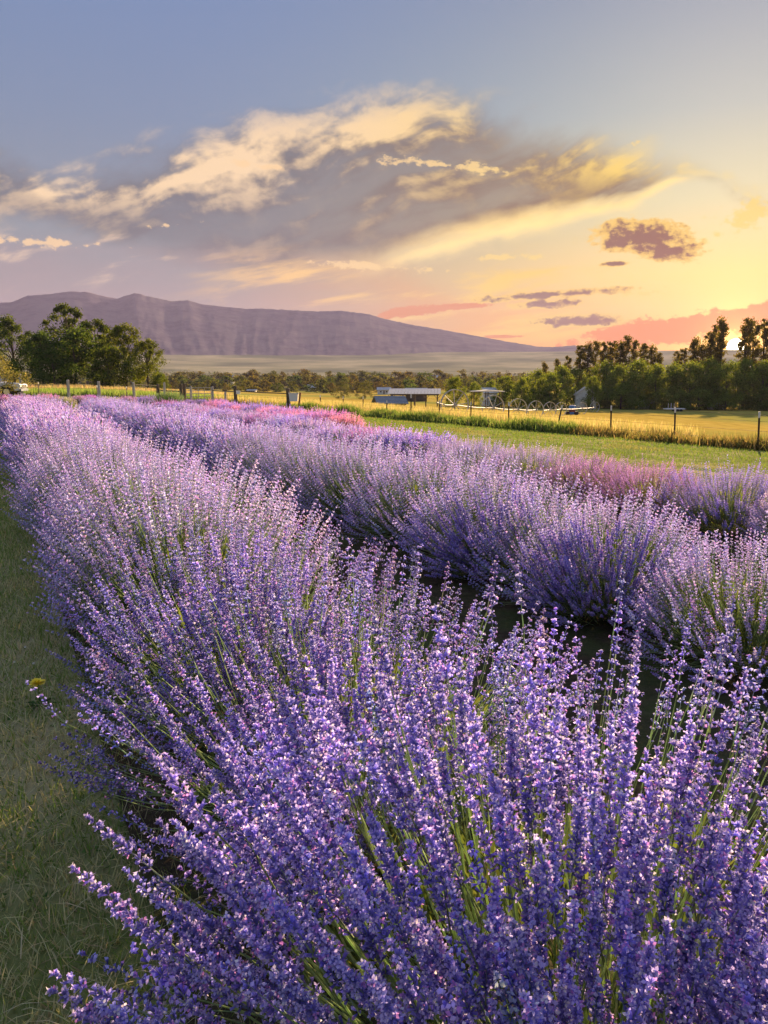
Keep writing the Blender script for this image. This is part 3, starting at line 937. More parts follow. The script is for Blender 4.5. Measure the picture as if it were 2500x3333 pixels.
    t = thing('plastic_tub', 'white square plastic tub hung between the dark fence post and orange timber', 'tub', (x, y - .15, z0))
    w = 30 * y / F / 2; h_ = z1 - z0
    m = MB(); a = w * .84; r = .03
    def ringp(hw, zz): return [(-hw + r, -hw * .7, zz), (hw - r, -hw * .7, zz), (hw, -hw * .7 + r, zz), (hw, hw * .7 - r, zz), (hw - r, hw * .7, zz), (-hw + r, hw * .7, zz), (-hw, hw * .7 - r, zz), (-hw, -hw * .7 + r, zz)]
    rs = [ringp(a, 0), ringp(w, h_), ringp(w - .015, h_), ringp(a - .015, .02)]
    v = [p for q in rs for p in q]; f = [tuple(range(7, -1, -1)), tuple(range(24, 32))]
    for k in range(3):
        for i in range(8): f.append((k * 8 + i, k * 8 + (i + 1) % 8, k * 8 + 8 + (i + 1) % 8, k * 8 + 8 + i))
    m.add(v, f); m.build('tub_body', MT['plastic'], t)
    m = MB(); q = ringp(w + .02, h_ - .03) + ringp(w + .02, h_ + .004) + ringp(w - .012, h_ + .004) + ringp(w - .012, h_ - .03)
    f = []
    for k in range(4):
        for i in range(8): f.append((k * 8 + i, k * 8 + (i + 1) % 8, ((k + 1) % 4) * 8 + (i + 1) % 8, ((k + 1) % 4) * 8 + i))
    m.add(q, f); m.build('tub_rim', MT['plastic'], t)
    m = MB(); m.tube([(-w * .8, 0, h_), (-w * .5, 0, h_ + .06), (w * .5, 0, h_ + .06), (w * .8, 0, h_)], .008, 5); m.build('tub_handle', MT['steel'], t)


build_fences()

# ------------------------------------------------------------------ grass


def blades(rng, p, h, w, lean, col, seg=1, droop=.0):
    """p (n,3) feet, h heights, w widths; returns triangles"""
    n = len(p)
    a = rng.uniform(0, 6.283, n)
    side = np.stack([np.cos(a), np.sin(a), np.zeros(n)], -1) * (w / 2)[:, None]
    b = rng.uniform(0, 6.283, n)
    ln = np.stack([np.cos(b), np.sin(b), np.zeros(n)], -1)
    top = p + ln * (lean * h)[:, None] + np.array([0, 0, 1]) * (h * np.sqrt(np.clip(1 - lean ** 2, .05, 1)))[:, None]
    if seg == 1:
        v = np.stack([p - side, p + side, top], 1); f = np.array([[0, 1, 2]])
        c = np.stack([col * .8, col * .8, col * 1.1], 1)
    else:
        mid = p * .5 + top * .5 + np.array([0, 0, 1]) * (h * .10)[:, None] * (lean[:, None] + .2)
        v = np.stack([p - side, p + side, mid + side * .8, mid - side * .8, top], 1); f = np.array([[0, 1, 2], [0, 2, 3], [3, 2, 4]])
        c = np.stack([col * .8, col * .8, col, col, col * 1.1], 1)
    k = v.shape[1]
    t = f[None] + (np.arange(n) * k)[:, None, None]
    return v.reshape(-1, 3), t.reshape(-1, 3), c.reshape(-1, 3)


def pick(rng, n, cols, wts, jit=.18):
    i = rng.choice(len(cols), n, p=np.array(wts) / sum(wts))
    return np.array(cols)[i] * rng.uniform(1 - jit, 1 + jit, (n, 1)) * (1 + rng.normal(0, .05, (n, 3)))


def snp(s, n):
    return s[:, None] * RD[None] + n[:, None] * RN[None]


def patch(x, y, f, sd):
    return np.array([mnoise.noise(Vector((a * f, b * f, sd))) for a, b in zip(x, y)])


GR = [(.19, .30, .07), (.25, .36, .10), (.33, .40, .14)]
DRY = [(.60, .54, .32), (.72, .66, .42), (.48, .42, .24)]


def build_grass():
    rng = np.random.default_rng(21)
    parts = []
    # mown path beside the first row: dense near the camera
    n = 120000
    s = rng.uniform(0, 1, n) ** 1.9 * 16 + .7; q = rng.uniform(-1.9, .45, n)
    xy = snp(s, q); pt = patch(xy[:, 0], xy[:, 1], 1.6, 1.0)
    col = pick(rng, n, GR + DRY, (4, 3, 2, 1.6, 1.2, 1.4))
    dryp = (pt + rng.normal(0, .15, n)) > .12
    col[dryp] = pick(rng, int(dryp.sum()), GR + DRY, (1.2, 1, .6, 3, 2.4, 2.2))
    far = 1 + s / 9
    h = rng.uniform(.022, .07, n) * far ** .3; w = rng.uniform(.0026, .0052, n) * far
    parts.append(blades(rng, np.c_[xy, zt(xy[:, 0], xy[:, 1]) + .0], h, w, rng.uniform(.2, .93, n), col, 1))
    # clippings lying flat
    n = 9000
    s = rng.uniform(0, 1, n) ** 1.8 * 9 + .8; q = rng.uniform(-1.6, .4, n); xy = snp(s, q)
    parts.append(blades(rng, np.c_[xy, zt(xy[:, 0], xy[:, 1]) + rng.uniform(.012, .035, n)], rng.uniform(.05, .13, n), rng.uniform(.0018, .0035, n), rng.uniform(.96, .999, n), pick(rng, n, DRY, (2, 2, 1)) * .95, 2))
    # clover leaves
    n = 5000
    s = rng.uniform(0, 1, n) ** 1.7 * 6 + .8; q = rng.uniform(-1.5, .3, n); xy = snp(s, q)
    pt = patch(xy[:, 0], xy[:, 1], 1.1, 9.0); m = pt > .02; xy = xy[m]; n = len(xy)
    parts.append(blades(rng, np.c_[xy, zt(xy[:, 0], xy[:, 1]) + .02], rng.uniform(.010, .018, n), rng.uniform(.010, .017, n), rng.uniform(.6, .95, n), pick(rng, n, [(.09, .17, .05), (.12, .2, .07)], (1, 1)), 1))
    o = obj('lawn_grass', mesh_np('lawn_grass', *merge(parts), [MT['grass']])); kind(o, 'stuff')
    o['label'] = 'short mown green and straw coloured grass of the path beside the lavender'; o['category'] = 'grass'
    # lawn on the far side, up to the fence
    parts = []
    n = 60000
    s = rng.uniform(-2, 36, n); q = 7.0 + rng.uniform(0, 1, n) * 15
    xy = snp(s, q); d = (xy - FR) @ FRN
    k = (d < -.2) & ~((s > 17) & (q < 8.8)); xy = xy[k]; n = len(xy)
    pt = patch(xy[:, 0], xy[:, 1], .5, 4.0)
    col = pick(rng, n, [(.12, .20, .04), (.16, .24, .055), (.21, .26, .075)], (2, 3, 2)); m = pt > .25
    col[m] = pick(rng, int(m.sum()), [(.28, .27, .11), (.2, .23, .08)], (1, 1))
    r = np.hypot(xy[:, 0], xy[:, 1])
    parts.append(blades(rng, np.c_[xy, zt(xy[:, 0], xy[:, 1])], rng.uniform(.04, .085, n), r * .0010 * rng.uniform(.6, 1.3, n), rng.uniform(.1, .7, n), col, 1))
    # yellow lit grass past the end of the rows, on the left
    n = 14000
    s = rng.uniform(15, 46, n); q = rng.uniform(-9, .3, n); xy = snp(s, q); d = (xy - FL) @ FLN; xy = xy[d < 0]; n = len(xy)
    r = np.hypot(xy[:, 0], xy[:, 1])
    parts.append(blades(rng, np.c_[xy, zt(xy[:, 0], xy[:, 1])], rng.uniform(.05, .09, n), r * .0010, rng.uniform(.1, .7, n), pick(rng, n, [(.14, .2, .04), (.25, .26, .07)], (1, 1)), 1))
    o = obj('lawn_grass', mesh_np('lawn_grass', *merge(parts), [MT['grass']])); kind(o, 'stuff')
    o['label'] = 'sunlit mown lawn grass between the loose lavender row and the steel stake fence'; o['category'] = 'grass'

    # tall weeds along the steel fence
    parts = []
    Lf = np.linalg.norm(np.array(FRP[1][:2]) - FR)
    n = 42000
    a = rng.uniform(-5, Lf + 1, n); off = rng.normal(.35, .5, n)
    xy = FR + a[:, None] * FRD + off[:, None] * FRN
    clump = patch(xy[:, 0], xy[:, 1], .55, 2.0)
    k = clump + rng.normal(0, .15, n) > -.25; xy, a, off, clump = xy[k], a[k], off[k], clump[k]; n = len(xy)
    hmax = np.clip(.42 + .5 * clump, .15, .8) * np.clip(1.2 - np.abs(off) * .5, .3, 1)
    r = np.hypot(xy[:, 0], xy[:, 1])
    col = pick(rng, n, [(.13, .20, .05), (.18, .25, .075), (.23, .27, .10), (.42, .36, .19)], (4, 4, 2, .7))
    nearend = a < 7; col[nearend] = pick(rng, int(nearend.sum()), [(.14, .15, .05), (.32, .24, .11), (.24, .18, .08)], (2, 2, 2))
    parts.append(blades(rng, np.c_[xy, zt(xy[:, 0], xy[:, 1])], hmax * rng.uniform(.4, 1.15, n), r * .0011 * rng.uniform(.6, 1.4, n), rng.uniform(.05, .75, n), col, 2))
    o = obj('tall_grass', mesh_np('tall_grass', *merge(parts), [MT['grass']])); kind(o, 'stuff')
    o['label'] = 'tall green weeds and grass tangled along the steel stake fence'; o['category'] = 'grass'

    # dry seed-headed grass behind that fence
    parts = []
    n = 46000
    a = rng.uniform(6, Lf + 14, n); off = 1.0 + rng.uniform(0, 1, n) ** 1.3 * 13
    xy = FR + a[:, None] * FRD + off[:, None] * FRN
    k = patch(xy[:, 0], xy[:, 1], .25, 7.0) + rng.normal(0, .12, n) > -.22
    k &= (a > 10) | (off < 2.0)
    xy = xy[k]; n = len(xy); r = np.hypot(xy[:, 0], xy[:, 1])
    z = zt(xy[:, 0], xy[:, 1]); h = rng.uniform(.3, .8, n); lean = rng.uniform(.03, .4, n)
    col = pick(rng, n, [(.46, .38, .20), (.55, .44, .26), (.38, .34, .14), (.25, .27, .09)], (3, 3, 2, 1))
    parts.append(blades(rng, np.c_[xy, z], h, r * .0006 * rng.uniform(.7, 1.4, n), lean, col, 2))
    o = obj('dry_grass', mesh_np('dry_grass', *merge(parts), [MT['grass']])); kind(o, 'stuff')
    o['label'] = 'tall dry straw coloured seeding grass behind the steel stake fence'; o['category'] = 'grass'

    # meadow behind the wooden fence
    parts = []
    n = 40000
    Ll = np.linalg.norm(np.array(FLP[1][:2]) - FL)
    a = rng.uniform(-14, Ll + 6, n); off = .3 + rng.uniform(0, 1, n) ** 1.2 * 34
    xy = FL + a[:, None] * FLD + off[:, None] * FLN
    r = np.hypot(xy[:, 0], xy[:, 1]); z = zt(xy[:, 0], xy[:, 1])
    far = off > 12 + 9 * rng.random(n)
    col = pick(rng, n, [(.17, .27, .07), (.22, .31, .09), (.28, .33, .12)], (2, 3, 2))
    col[far] = pick(rng, int(far.sum()), [(.42, .34, .20), (.48, .33, .24), (.36, .34, .13)], (2, 2, 1))
    h = rng.uniform(.35, .75, n) * np.where(far, 1.25, .9)
    parts.append(blades(rng, np.c_[xy, z], h, r * .0008 * rng.uniform(.6, 1.3, n), rng.uniform(.03, .4, n), col, 2))
    o = obj('meadow_grass', mesh_np('meadow_grass', *merge(parts), [MT['grass']])); kind(o, 'stuff')
    o['label'] = 'knee high green meadow grass with pinkish seed heads behind the wooden fence'; o['category'] = 'grass'


build_grass()


def build_flower():
    x, y, z = at(128, 2300)
    t = thing('yellow_flower', 'single bright yellow dandelion-like flower in the grass beside the lavender', 'flower', (x, y, z))
    d = ray(124, 2225); k = y / d[1]; h = H + d[2] * k - z
    m = MB(); m.tube([(0, 0, 0), (.006, 0, h * .5), (0, 0, h - .006)], .0018, 6); m.build('stem', MT['stemgreen'], t)
    hd = MB(); rr = random.Random(3)
    for ringk, (npet, ln, el) in enumerate(((26, .040, .10), (22, .034, .5), (16, .024, .95))):
        p = MB()
        for i in range(npet):
            a = 6.283 * i / npet + rr.uniform(-.1, .1); e = el + rr.uniform(-.12, .12); L = ln * rr.uniform(.85, 1.1)
            dx, dy, dz = math.cos(a) * math.cos(e), math.sin(a) * math.cos(e), math.sin(e); sx, sy = -math.sin(a), math.cos(a)
            w = .0044
            p.add([(sx * w * .5, sy * w * .5, 0), (-sx * w * .5, -sy * w * .5, 0), (dx * L * .8 - sx * w, dy * L * .8 - sy * w, dz * L * .8), (dx * L, dy * L, dz * L - .001), (dx * L * .8 + sx * w, dy * L * .8 + sy * w, dz * L * .8)], [(0, 1, 2, 3, 4)])
        p.build('petal_ring', MT['yellow'], t, loc=(0, 0, h))
    m = MB(); m.tube([(0, 0, h - .014), (0, 0, h - .008), (0, 0, h)], [.003, .007, .005], 8); m.build('calyx', MT['stemgreen'], t)
    for i in range(7):
        a = i * .9 + .2; L = rr.uniform(.05, .09)
        m = MB(); c, s = math.cos(a), math.sin(a)
        m.add([(0, 0, .004), (c * L * .5 - s * .009, s * L * .5 + c * .009, .022), (c * L, s * L, .012), (c * L * .5 + s * .009, s * L * .5 - c * .009, .022)], [(0, 1, 2), (0, 2, 3)])
        m.build('leaf', MT['stemgreen'], t)
    # two little white blooms near it
    for px, py in ((50, 2178), (112, 2182), (84, 2128)):
        x, y, z = at(px, py)
        t = thing('white_clover', 'tiny white clover bloom in the grass near the yellow flower', 'clover', (x, y, z), 0, 'white clover blooms')
        m = MB(); m.tube([(0, 0, 0), (0, 0, .035)], .001, 5); m.build('stem', MT['stemgreen'], t)
        m = MB()
        for i in range(14):
            a = i * 2.4; e = math.asin(1 - i / 9) if i < 9 else -.3; L = .007
            dx, dy, dz = math.cos(a) * math.cos(e), math.sin(a) * math.cos(e), math.sin(e)
            m.add([(dx * .001, dy * .001, dz * .001), (dx * L - dy * .0018, dy * L + dx * .0018, dz * L), (dx * L + dy * .0018, dy * L - dx * .0018, dz * L + .001)], [(0, 1, 2)])
        m.build('bloom', MT['white'], t, loc=(0, 0, .037))


MT['stemgreen'] = mat_noise('weed_green', (.06, .12, .03), (.10, .18, .05), 40, .7, 0)
MT['yellow'] = mat_noise('yellow_petal', (.9, .68, .03), (.98, .80, .06), 60, .6, 0)
build_flower()

# ------------------------------------------------------------------ trees


def tree_meshes(seed, h, rx, lo, ncl, nleaf, leaf, prof, cols, spread=.17, limbs=14, rt=.03, airy=0.0):
    """a trunk with limbs and a crown of leaf-sized faces gathered in clumps"""
    rng = np.random.default_rng(seed); rr = random.Random(seed)
    cen = []
    for k in range(ncl):
        t = (k + rng.random()) / ncl
        t = t ** (1.25 if nleaf < 2000 else .85)
        a = rng.uniform(0, 6.283); r = rx * prof(t) * math.sqrt(rng.uniform(.15, 1))
        cen.append((r * math.cos(a), r * math.sin(a), h * (lo + (1 - lo) * t * .96)))
    cen = np.array(cen)
    cr = h * spread * rng.uniform(.6, 1.15, ncl)
    if airy: cr *= np.where(cen[:, 2] > h * .7, 1 - airy, 1)
    i = rng.integers(0, ncl, nleaf)
    d = rng.normal(0, 1, (nleaf, 3)); d /= np.linalg.norm(d, axis=1, keepdims=True)
    rad = rng.random(nleaf) ** .5 * (1 + .25 * rng.normal(0, 1, nleaf).clip(-1, 1.5))
    p = cen[i] + d * (cr[i] * rad)[:, None] * np.array([1, 1, .72])
    p[:, 2] = np.maximum(p[:, 2], h * lo * .5)
    R = basis(rng.normal(0, 1, (nleaf, 3)) + d * .6, rng.uniform(0, 6.28, nleaf))
    tv = np.array([[-.42, 0, 0], [0, -.55, .06], [.42, 0, 0], [0, .62, .06]]) * leaf
    tt = np.array([[0, 1, 2], [0, 2, 3]])
    ct = rng.uniform(.75, 1.25, ncl)
    cm = pick(rng, nleaf, cols, [1] * len(cols), .22) * ct[i][:, None]
    crown = mesh_np('crown', *tile(tv, tt, np.ones((4, 3)), R, p, rng.uniform(.6, 1.4, nleaf), cm), [MT['leaf']])
    m = MB(); r0 = h * rt
    bend = [rr.uniform(-.02, .02) * h for _ in range(4)]
    tr = [(0, 0, -.3), (bend[0] * .3, bend[1] * .3, h * .15), (bend[0], bend[1], h * .4), (bend[2], bend[3], h * .72), (bend[2], bend[3], h * .9)]
    m.tube(tr, [r0 * 1.3, r0, r0 * .75, r0 * .35, r0 * .1], 7)
    for k in rr.sample(range(ncl), min(limbs, ncl)):
        c = cen[k]; z0 = max(h * .12, min(c[2] * .62, h * .6))
        b = Vector((bend[0] * z0 / h, bend[1] * z0 / h, z0)); e = Vector(c)
        mid = (b + e) / 2 + Vector((0, 0, h * .02))
        m.tube([b, mid, e], [r0 * .42, r0 * .25, r0 * .08], 5, False)
    trunk = m.mesh('trunk', MT['bark'])
    return trunk, crown


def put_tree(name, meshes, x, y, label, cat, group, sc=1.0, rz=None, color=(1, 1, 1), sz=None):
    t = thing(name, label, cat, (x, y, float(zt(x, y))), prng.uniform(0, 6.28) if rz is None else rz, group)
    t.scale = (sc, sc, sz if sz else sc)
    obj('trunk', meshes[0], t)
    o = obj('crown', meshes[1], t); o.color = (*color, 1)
    return t


rnd_ = lambda t: math.sin(math.pi * min(1, (.12 + .88 * t) ** .8)) ** .6 + .08
oval = lambda t: (1 - (2 * t - .85) ** 2 * .75) if t < .95 else .3
column = lambda t: .55 + .45 * math.sin(math.pi * min(1, t * .9 + .05))
DK = [(.05, .085, .026), (.07, .11, .034), (.095, .135, .045)]
OL = [(.07, .085, .045), (.10, .115, .06), (.13, .14, .08)]
PO = [(.07, .09, .028), (.09, .11, .035), (.11, .12, .04)]


def build_trees():
    big = [tree_meshes(50 + k, 10, 4.2, .16, 44, 9500, .21, rnd_, DK, .15, 18, .022, .35) for k in range(3)]
    tall = [tree_meshes(60, 10, 3.1, .22, 34, 6000, .19, rnd_, DK, .12, 22, .02, .45)]
    bushy = [tree_meshes(70 + k, 10, 5.0, .05, 40, 6500, .30, rnd_, DK, .19, 10, .02) for k in range(3)]
    pop = [tree_meshes(80 + k, 20, 1.45, .10, 52, 4600, .33, column, PO, .055, 16, .012) for k in range(4)]
    shrub = [tree_meshes(90, 5, 3.0, .03, 36, 6000, .13, rnd_, OL, .20, 14, .015)]
    small = [tree_meshes(95 + k, 10, 4.6, .04, 26, 1500, .62, rnd_, DK, .20, 6, .02) for k in range(4)]
    smallp = [tree_meshes(99, 10, 2.2, .05, 22, 900, .55, column, DK, .13, 5, .015)]

    # group of big trees behind the meadow
    for px, pt, dist, w, ms, lab, col in [
            (215, 985, 108, 1.0, tall[0], 'tallest airy-topped tree of the group behind the meadow', (1.1, 1.05, .9)),
            (30, 1030, 112, .9, big[1], 'dark tree beside the olive shrub, behind the parked pickup', (1, 1, 1)),
            (130, 1080, 100, 1.15, big[0], 'dark leafy tree beside the tallest tree behind the meadow', (.9, 1.05, .9)),
            (235, 1070, 98, 1.1, bushy[2], 'dense dark tree in the middle of the meadow tree group', (.95, 1.05, .9)),
            (305, 1040, 104, 1.05, big[2], 'broad dark tree in the meadow tree group, next to the tallest', (1.1, 1.05, .9)),
            (400, 1055, 100, .95, big[0], 'sunlit broad tree near the open end of the meadow tree group', (1.45, 1.25, .8)),  # this crown and the next: sunlight is put into the tint
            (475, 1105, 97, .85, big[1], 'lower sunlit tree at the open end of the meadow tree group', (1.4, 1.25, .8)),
            (350, 1130, 92, 1.0, bushy[0], 'low bushy tree under the meadow tree group', (1.0, 1.0, .8)),
            (170, 1140, 92, 1.0, bushy[1], 'low dark bushy tree under the tallest meadow tree', (.8, .95, .8)),
            (520, 1215, 92, .8, bushy[2], 'small round shrub at the edge of the meadow tree group', (1.2, 1.2, .8))]:
        x, y, g, h = above(px, pt, dist)
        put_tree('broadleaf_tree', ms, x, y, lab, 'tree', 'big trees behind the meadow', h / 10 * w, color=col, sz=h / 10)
    x, y, g, h = above(18, 1150, 52)
    put_tree('olive_shrub', shrub[0], x - .9, y, 'pale grey-green olive shrub beside the parked pickup', 'shrub', None, h / 5, color=(1.5, 1.4, 1.2))

    # round bushes in the hay field
    for px, pt, lab in ((1110, 1240, 'larger round grey-green bush standing alone in the hay field'), (1188, 1243, 'smaller round grey-green bush in the hay field by the low shed')):
        x, y, g, h = above(px, pt, 205)
        put_tree('round_bush', shrub[0], x, y, lab, 'bush', 'round bushes in the hay field', h / 5 * .85, color=(.8, .85, .75), sz=h / 5)

    # woods on the right: bushy front, poplars behind
    rr = random.Random(8)
    fr = [(1480, 1228, 118, .9), (1545, 1245, 130, .8), (1600, 1238, 160, .8), (1645, 1225, 150, 1.0), (1700, 1232, 140, .9), (1745, 1205, 152, 1.0), (1790, 1215, 140, 1.0), (1830, 1195, 150, 1.1), (1880, 1200, 162, 1.0), (1932, 1226, 136, .62), (1975, 1180, 152, 1.1), (2030, 1190, 146, 1.1), (2085, 1175, 152, 1.1), (2140, 1190, 146, 1.0), (2190, 1185, 152, 1.1), (2250, 1180, 147, 1.1), (2310, 1172, 152, 1.1), (2370, 1180, 146, 1.1), (2430, 1172, 151, 1.1), (2490, 1180, 146, 1.1), (2550, 1170, 150, 1.1), (2620, 1160, 150, 1.1)]
    for k, (px, pt, dist, w) in enumerate(fr):
        x, y, g, h = above(px, pt, dist)
        lab = 'full-sized leafy green tree at the front of the wood across the golden field'
        if k == 0: lab = 'big dark bush of a tree beside the open pole barn'
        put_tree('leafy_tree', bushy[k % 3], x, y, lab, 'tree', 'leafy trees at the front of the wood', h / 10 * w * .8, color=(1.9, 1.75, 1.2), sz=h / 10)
    for k in range(17):
        if k in (4, 5): continue                     # the white house shows here
        x, y, g, h = above(1630 + k * 57 + rr.uniform(-22, 22), rr.uniform(1250, 1290), rr.uniform(141, 150))
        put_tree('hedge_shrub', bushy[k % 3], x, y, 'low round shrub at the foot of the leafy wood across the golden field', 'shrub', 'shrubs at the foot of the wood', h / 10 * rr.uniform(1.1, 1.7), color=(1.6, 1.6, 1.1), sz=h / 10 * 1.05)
    po = [(1775, 1175), (1815, 1165), (1850, 1155), (1890, 1118), (1915, 1112), (1942, 1106), (1968, 1110), (1995, 1104), (2020, 1108), (2042, 1088), (2070, 1104), (2098, 1112), (2125, 1122), (2148, 1145), (2205, 1140), (2228, 1128), (2262, 1096), (2285, 1118), (2312, 1078), (2335, 1050), (2356, 1030), (2436, 1030), (2456, 1040), (2496, 1030), (2530, 1020), (2570, 1030)]
    for k, (px, pt) in enumerate(po):
        dist = rr.uniform(168, 182)
        x, y, g, h = above(px, pt, dist)
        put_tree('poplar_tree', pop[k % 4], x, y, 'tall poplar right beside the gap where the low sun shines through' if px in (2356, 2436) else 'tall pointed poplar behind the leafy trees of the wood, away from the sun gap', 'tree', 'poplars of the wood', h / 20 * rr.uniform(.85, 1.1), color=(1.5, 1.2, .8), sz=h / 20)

    # belt of small trees beyond the hay field
    for layer, (dist, top, n, lab, x0, x1) in enumerate([(330, 1240, 26, 'small round tree along the near edge of the wooded belt beyond the hay field', 520, 1720), (400, 1224, 30, 'mid-height tree inside the wooded belt beyond the hay field', 500, 1780), (480, 1208, 30, 'taller tree at the back of the wooded belt beyond the hay field', 500, 1850)]):
        for k in range(n):
            px = x0 + (x1 - x0) * (k + rr.uniform(.1, .9)) / n
            x, y, g, h = above(px, top + rr.uniform(-7, 9), dist * rr.uniform(.95, 1.06))
            ms = smallp[0] if (layer == 2 and rr.random() < .35) else rr.choice(small)
            put_tree('small_tree', ms, x, y, lab, 'tree', 'trees of the wooded belt, layer %d' % (layer + 1), h / 10 * rr.uniform(1.1, 1.8), color=(rr.uniform(1.0, 1.8), rr.uniform(.9, 1.2), .85), sz=h / 10)
    # far woods of the valley, seen as one mass
    rng = np.random.default_rng(44)
    n = 5200
    a = rng.uniform(-.75, .75, n); r = rng.uniform(560, 1500, n) ** 1.0
    k = np.array([mnoise.noise(Vector((math.sin(b) * c * .006, c * .004, 3))) for b, c in zip(a, r)]) > -.12
    a, r = a[k], r[k]
    x, y = r * np.sin(a), r * np.cos(a); z = zt(x, y)
    pts, cl = [], []
    for xx, yy, zz in zip(x, y, z):
        hh = rng.uniform(3.5, 8.5); m_ = 16
        q = rng.normal(0, 1, (m_, 3)) * np.array([hh * .28, hh * .28, hh * .24]) + np.array([xx, yy, zz + hh * .5]); pts.append(q)
        cl.append(np.repeat(np.array([[.055, .075, .03]]) * rng.uniform(.7, 1.5) * np.array([[rng.uniform(.9, 1.3), 1, .9]]), m_, 0))
    pts = np.vstack(pts); cl = np.vstack(cl); n = len(pts)
    tv = np.array([[-.42, 0, 0], [0, -.55, .06], [.42, 0, 0], [0, .62, .06]]) * 2.6
    o = obj('distant_woodland', mesh_np('distant_woodland', *tile(tv, np.array([[0, 1, 2], [0, 2, 3]]), np.ones((4, 3)), basis(rng.normal(0, 1, (n, 3)), rng.uniform(0, 6, n)), pts, rng.uniform(.7, 1.4, n), cl), [MT['leaf']]))
    kind(o, 'stuff'); o['label'] = 'hazy scattered woods filling the valley below the mountains'; o['category'] = 'woodland'


build_trees()

# ------------------------------------------------------------------ buildings and machines


def gable(name, label, x, y, rz, L, W, he, hr, wallm, roofm, over=.25, windows=(), door=None, ribs=0):
    """house or shed: ridge along local x"""
    z = float(zt(x, y))
    t = thing(name, label, 'building', (x, y, z), rz)
    m = MB(); m.box(-L / 2, L / 2, -W / 2, W / 2, -.3, he)
    for sx in (-1, 1):
        m.add([(sx * L / 2, -W / 2, he), (sx * L / 2, W / 2, he), (sx * L / 2, 0, hr - .05)], [(0, 1, 2)])
    m.build('wall', wallm, t)
    rt = None
    for sy in (-1, 1):
        m = MB(); a = W / 2 + over; ze = he - (hr - he) * over / (W / 2)
        m.add([(-L / 2 - over, 0, hr), (L / 2 + over, 0, hr), (L / 2 + over, sy * a, ze), (-L / 2 - over, sy * a, ze), (-L / 2 - over, 0, hr + .09), (L / 2 + over, 0, hr + .09), (L / 2 + over, sy * a, ze + .09), (-L / 2 - over, sy * a, ze + .09)],
              [(0, 1, 2, 3), (7, 6, 5, 4), (0, 4, 5, 1), (2, 6, 7, 3), (1, 5, 6, 2), (0, 3, 7, 4)])
        m.build('roof_slope', roofm, t)
    for (wx, wz, ww, wh, sy) in windows:
        m = MB(); yy = sy * (W / 2 + .02); m.box(wx - ww / 2 - .06, wx + ww / 2 + .06, min(yy, yy + sy * .05), max(yy, yy + sy * .05), wz - .06, wz + wh + .06)
        w = m.build('window', MT['white'], t)
        m = MB(); yy = sy * (W / 2 + .055); m.box(wx - ww / 2, wx + ww / 2, min(yy, yy + sy * .03), max(yy, yy + sy * .03), wz, wz + wh); m.build('pane', MT['glass'], w)
    if door:
        wx, ww, wh, sy = door
        m = MB(); yy = sy * (W / 2 + .02); m.box(wx - ww / 2, wx + ww / 2, min(yy, yy + sy * .05), max(yy, yy + sy * .05), 0, wh)
        m.build('door', MT['barnwood'], t)
    return t


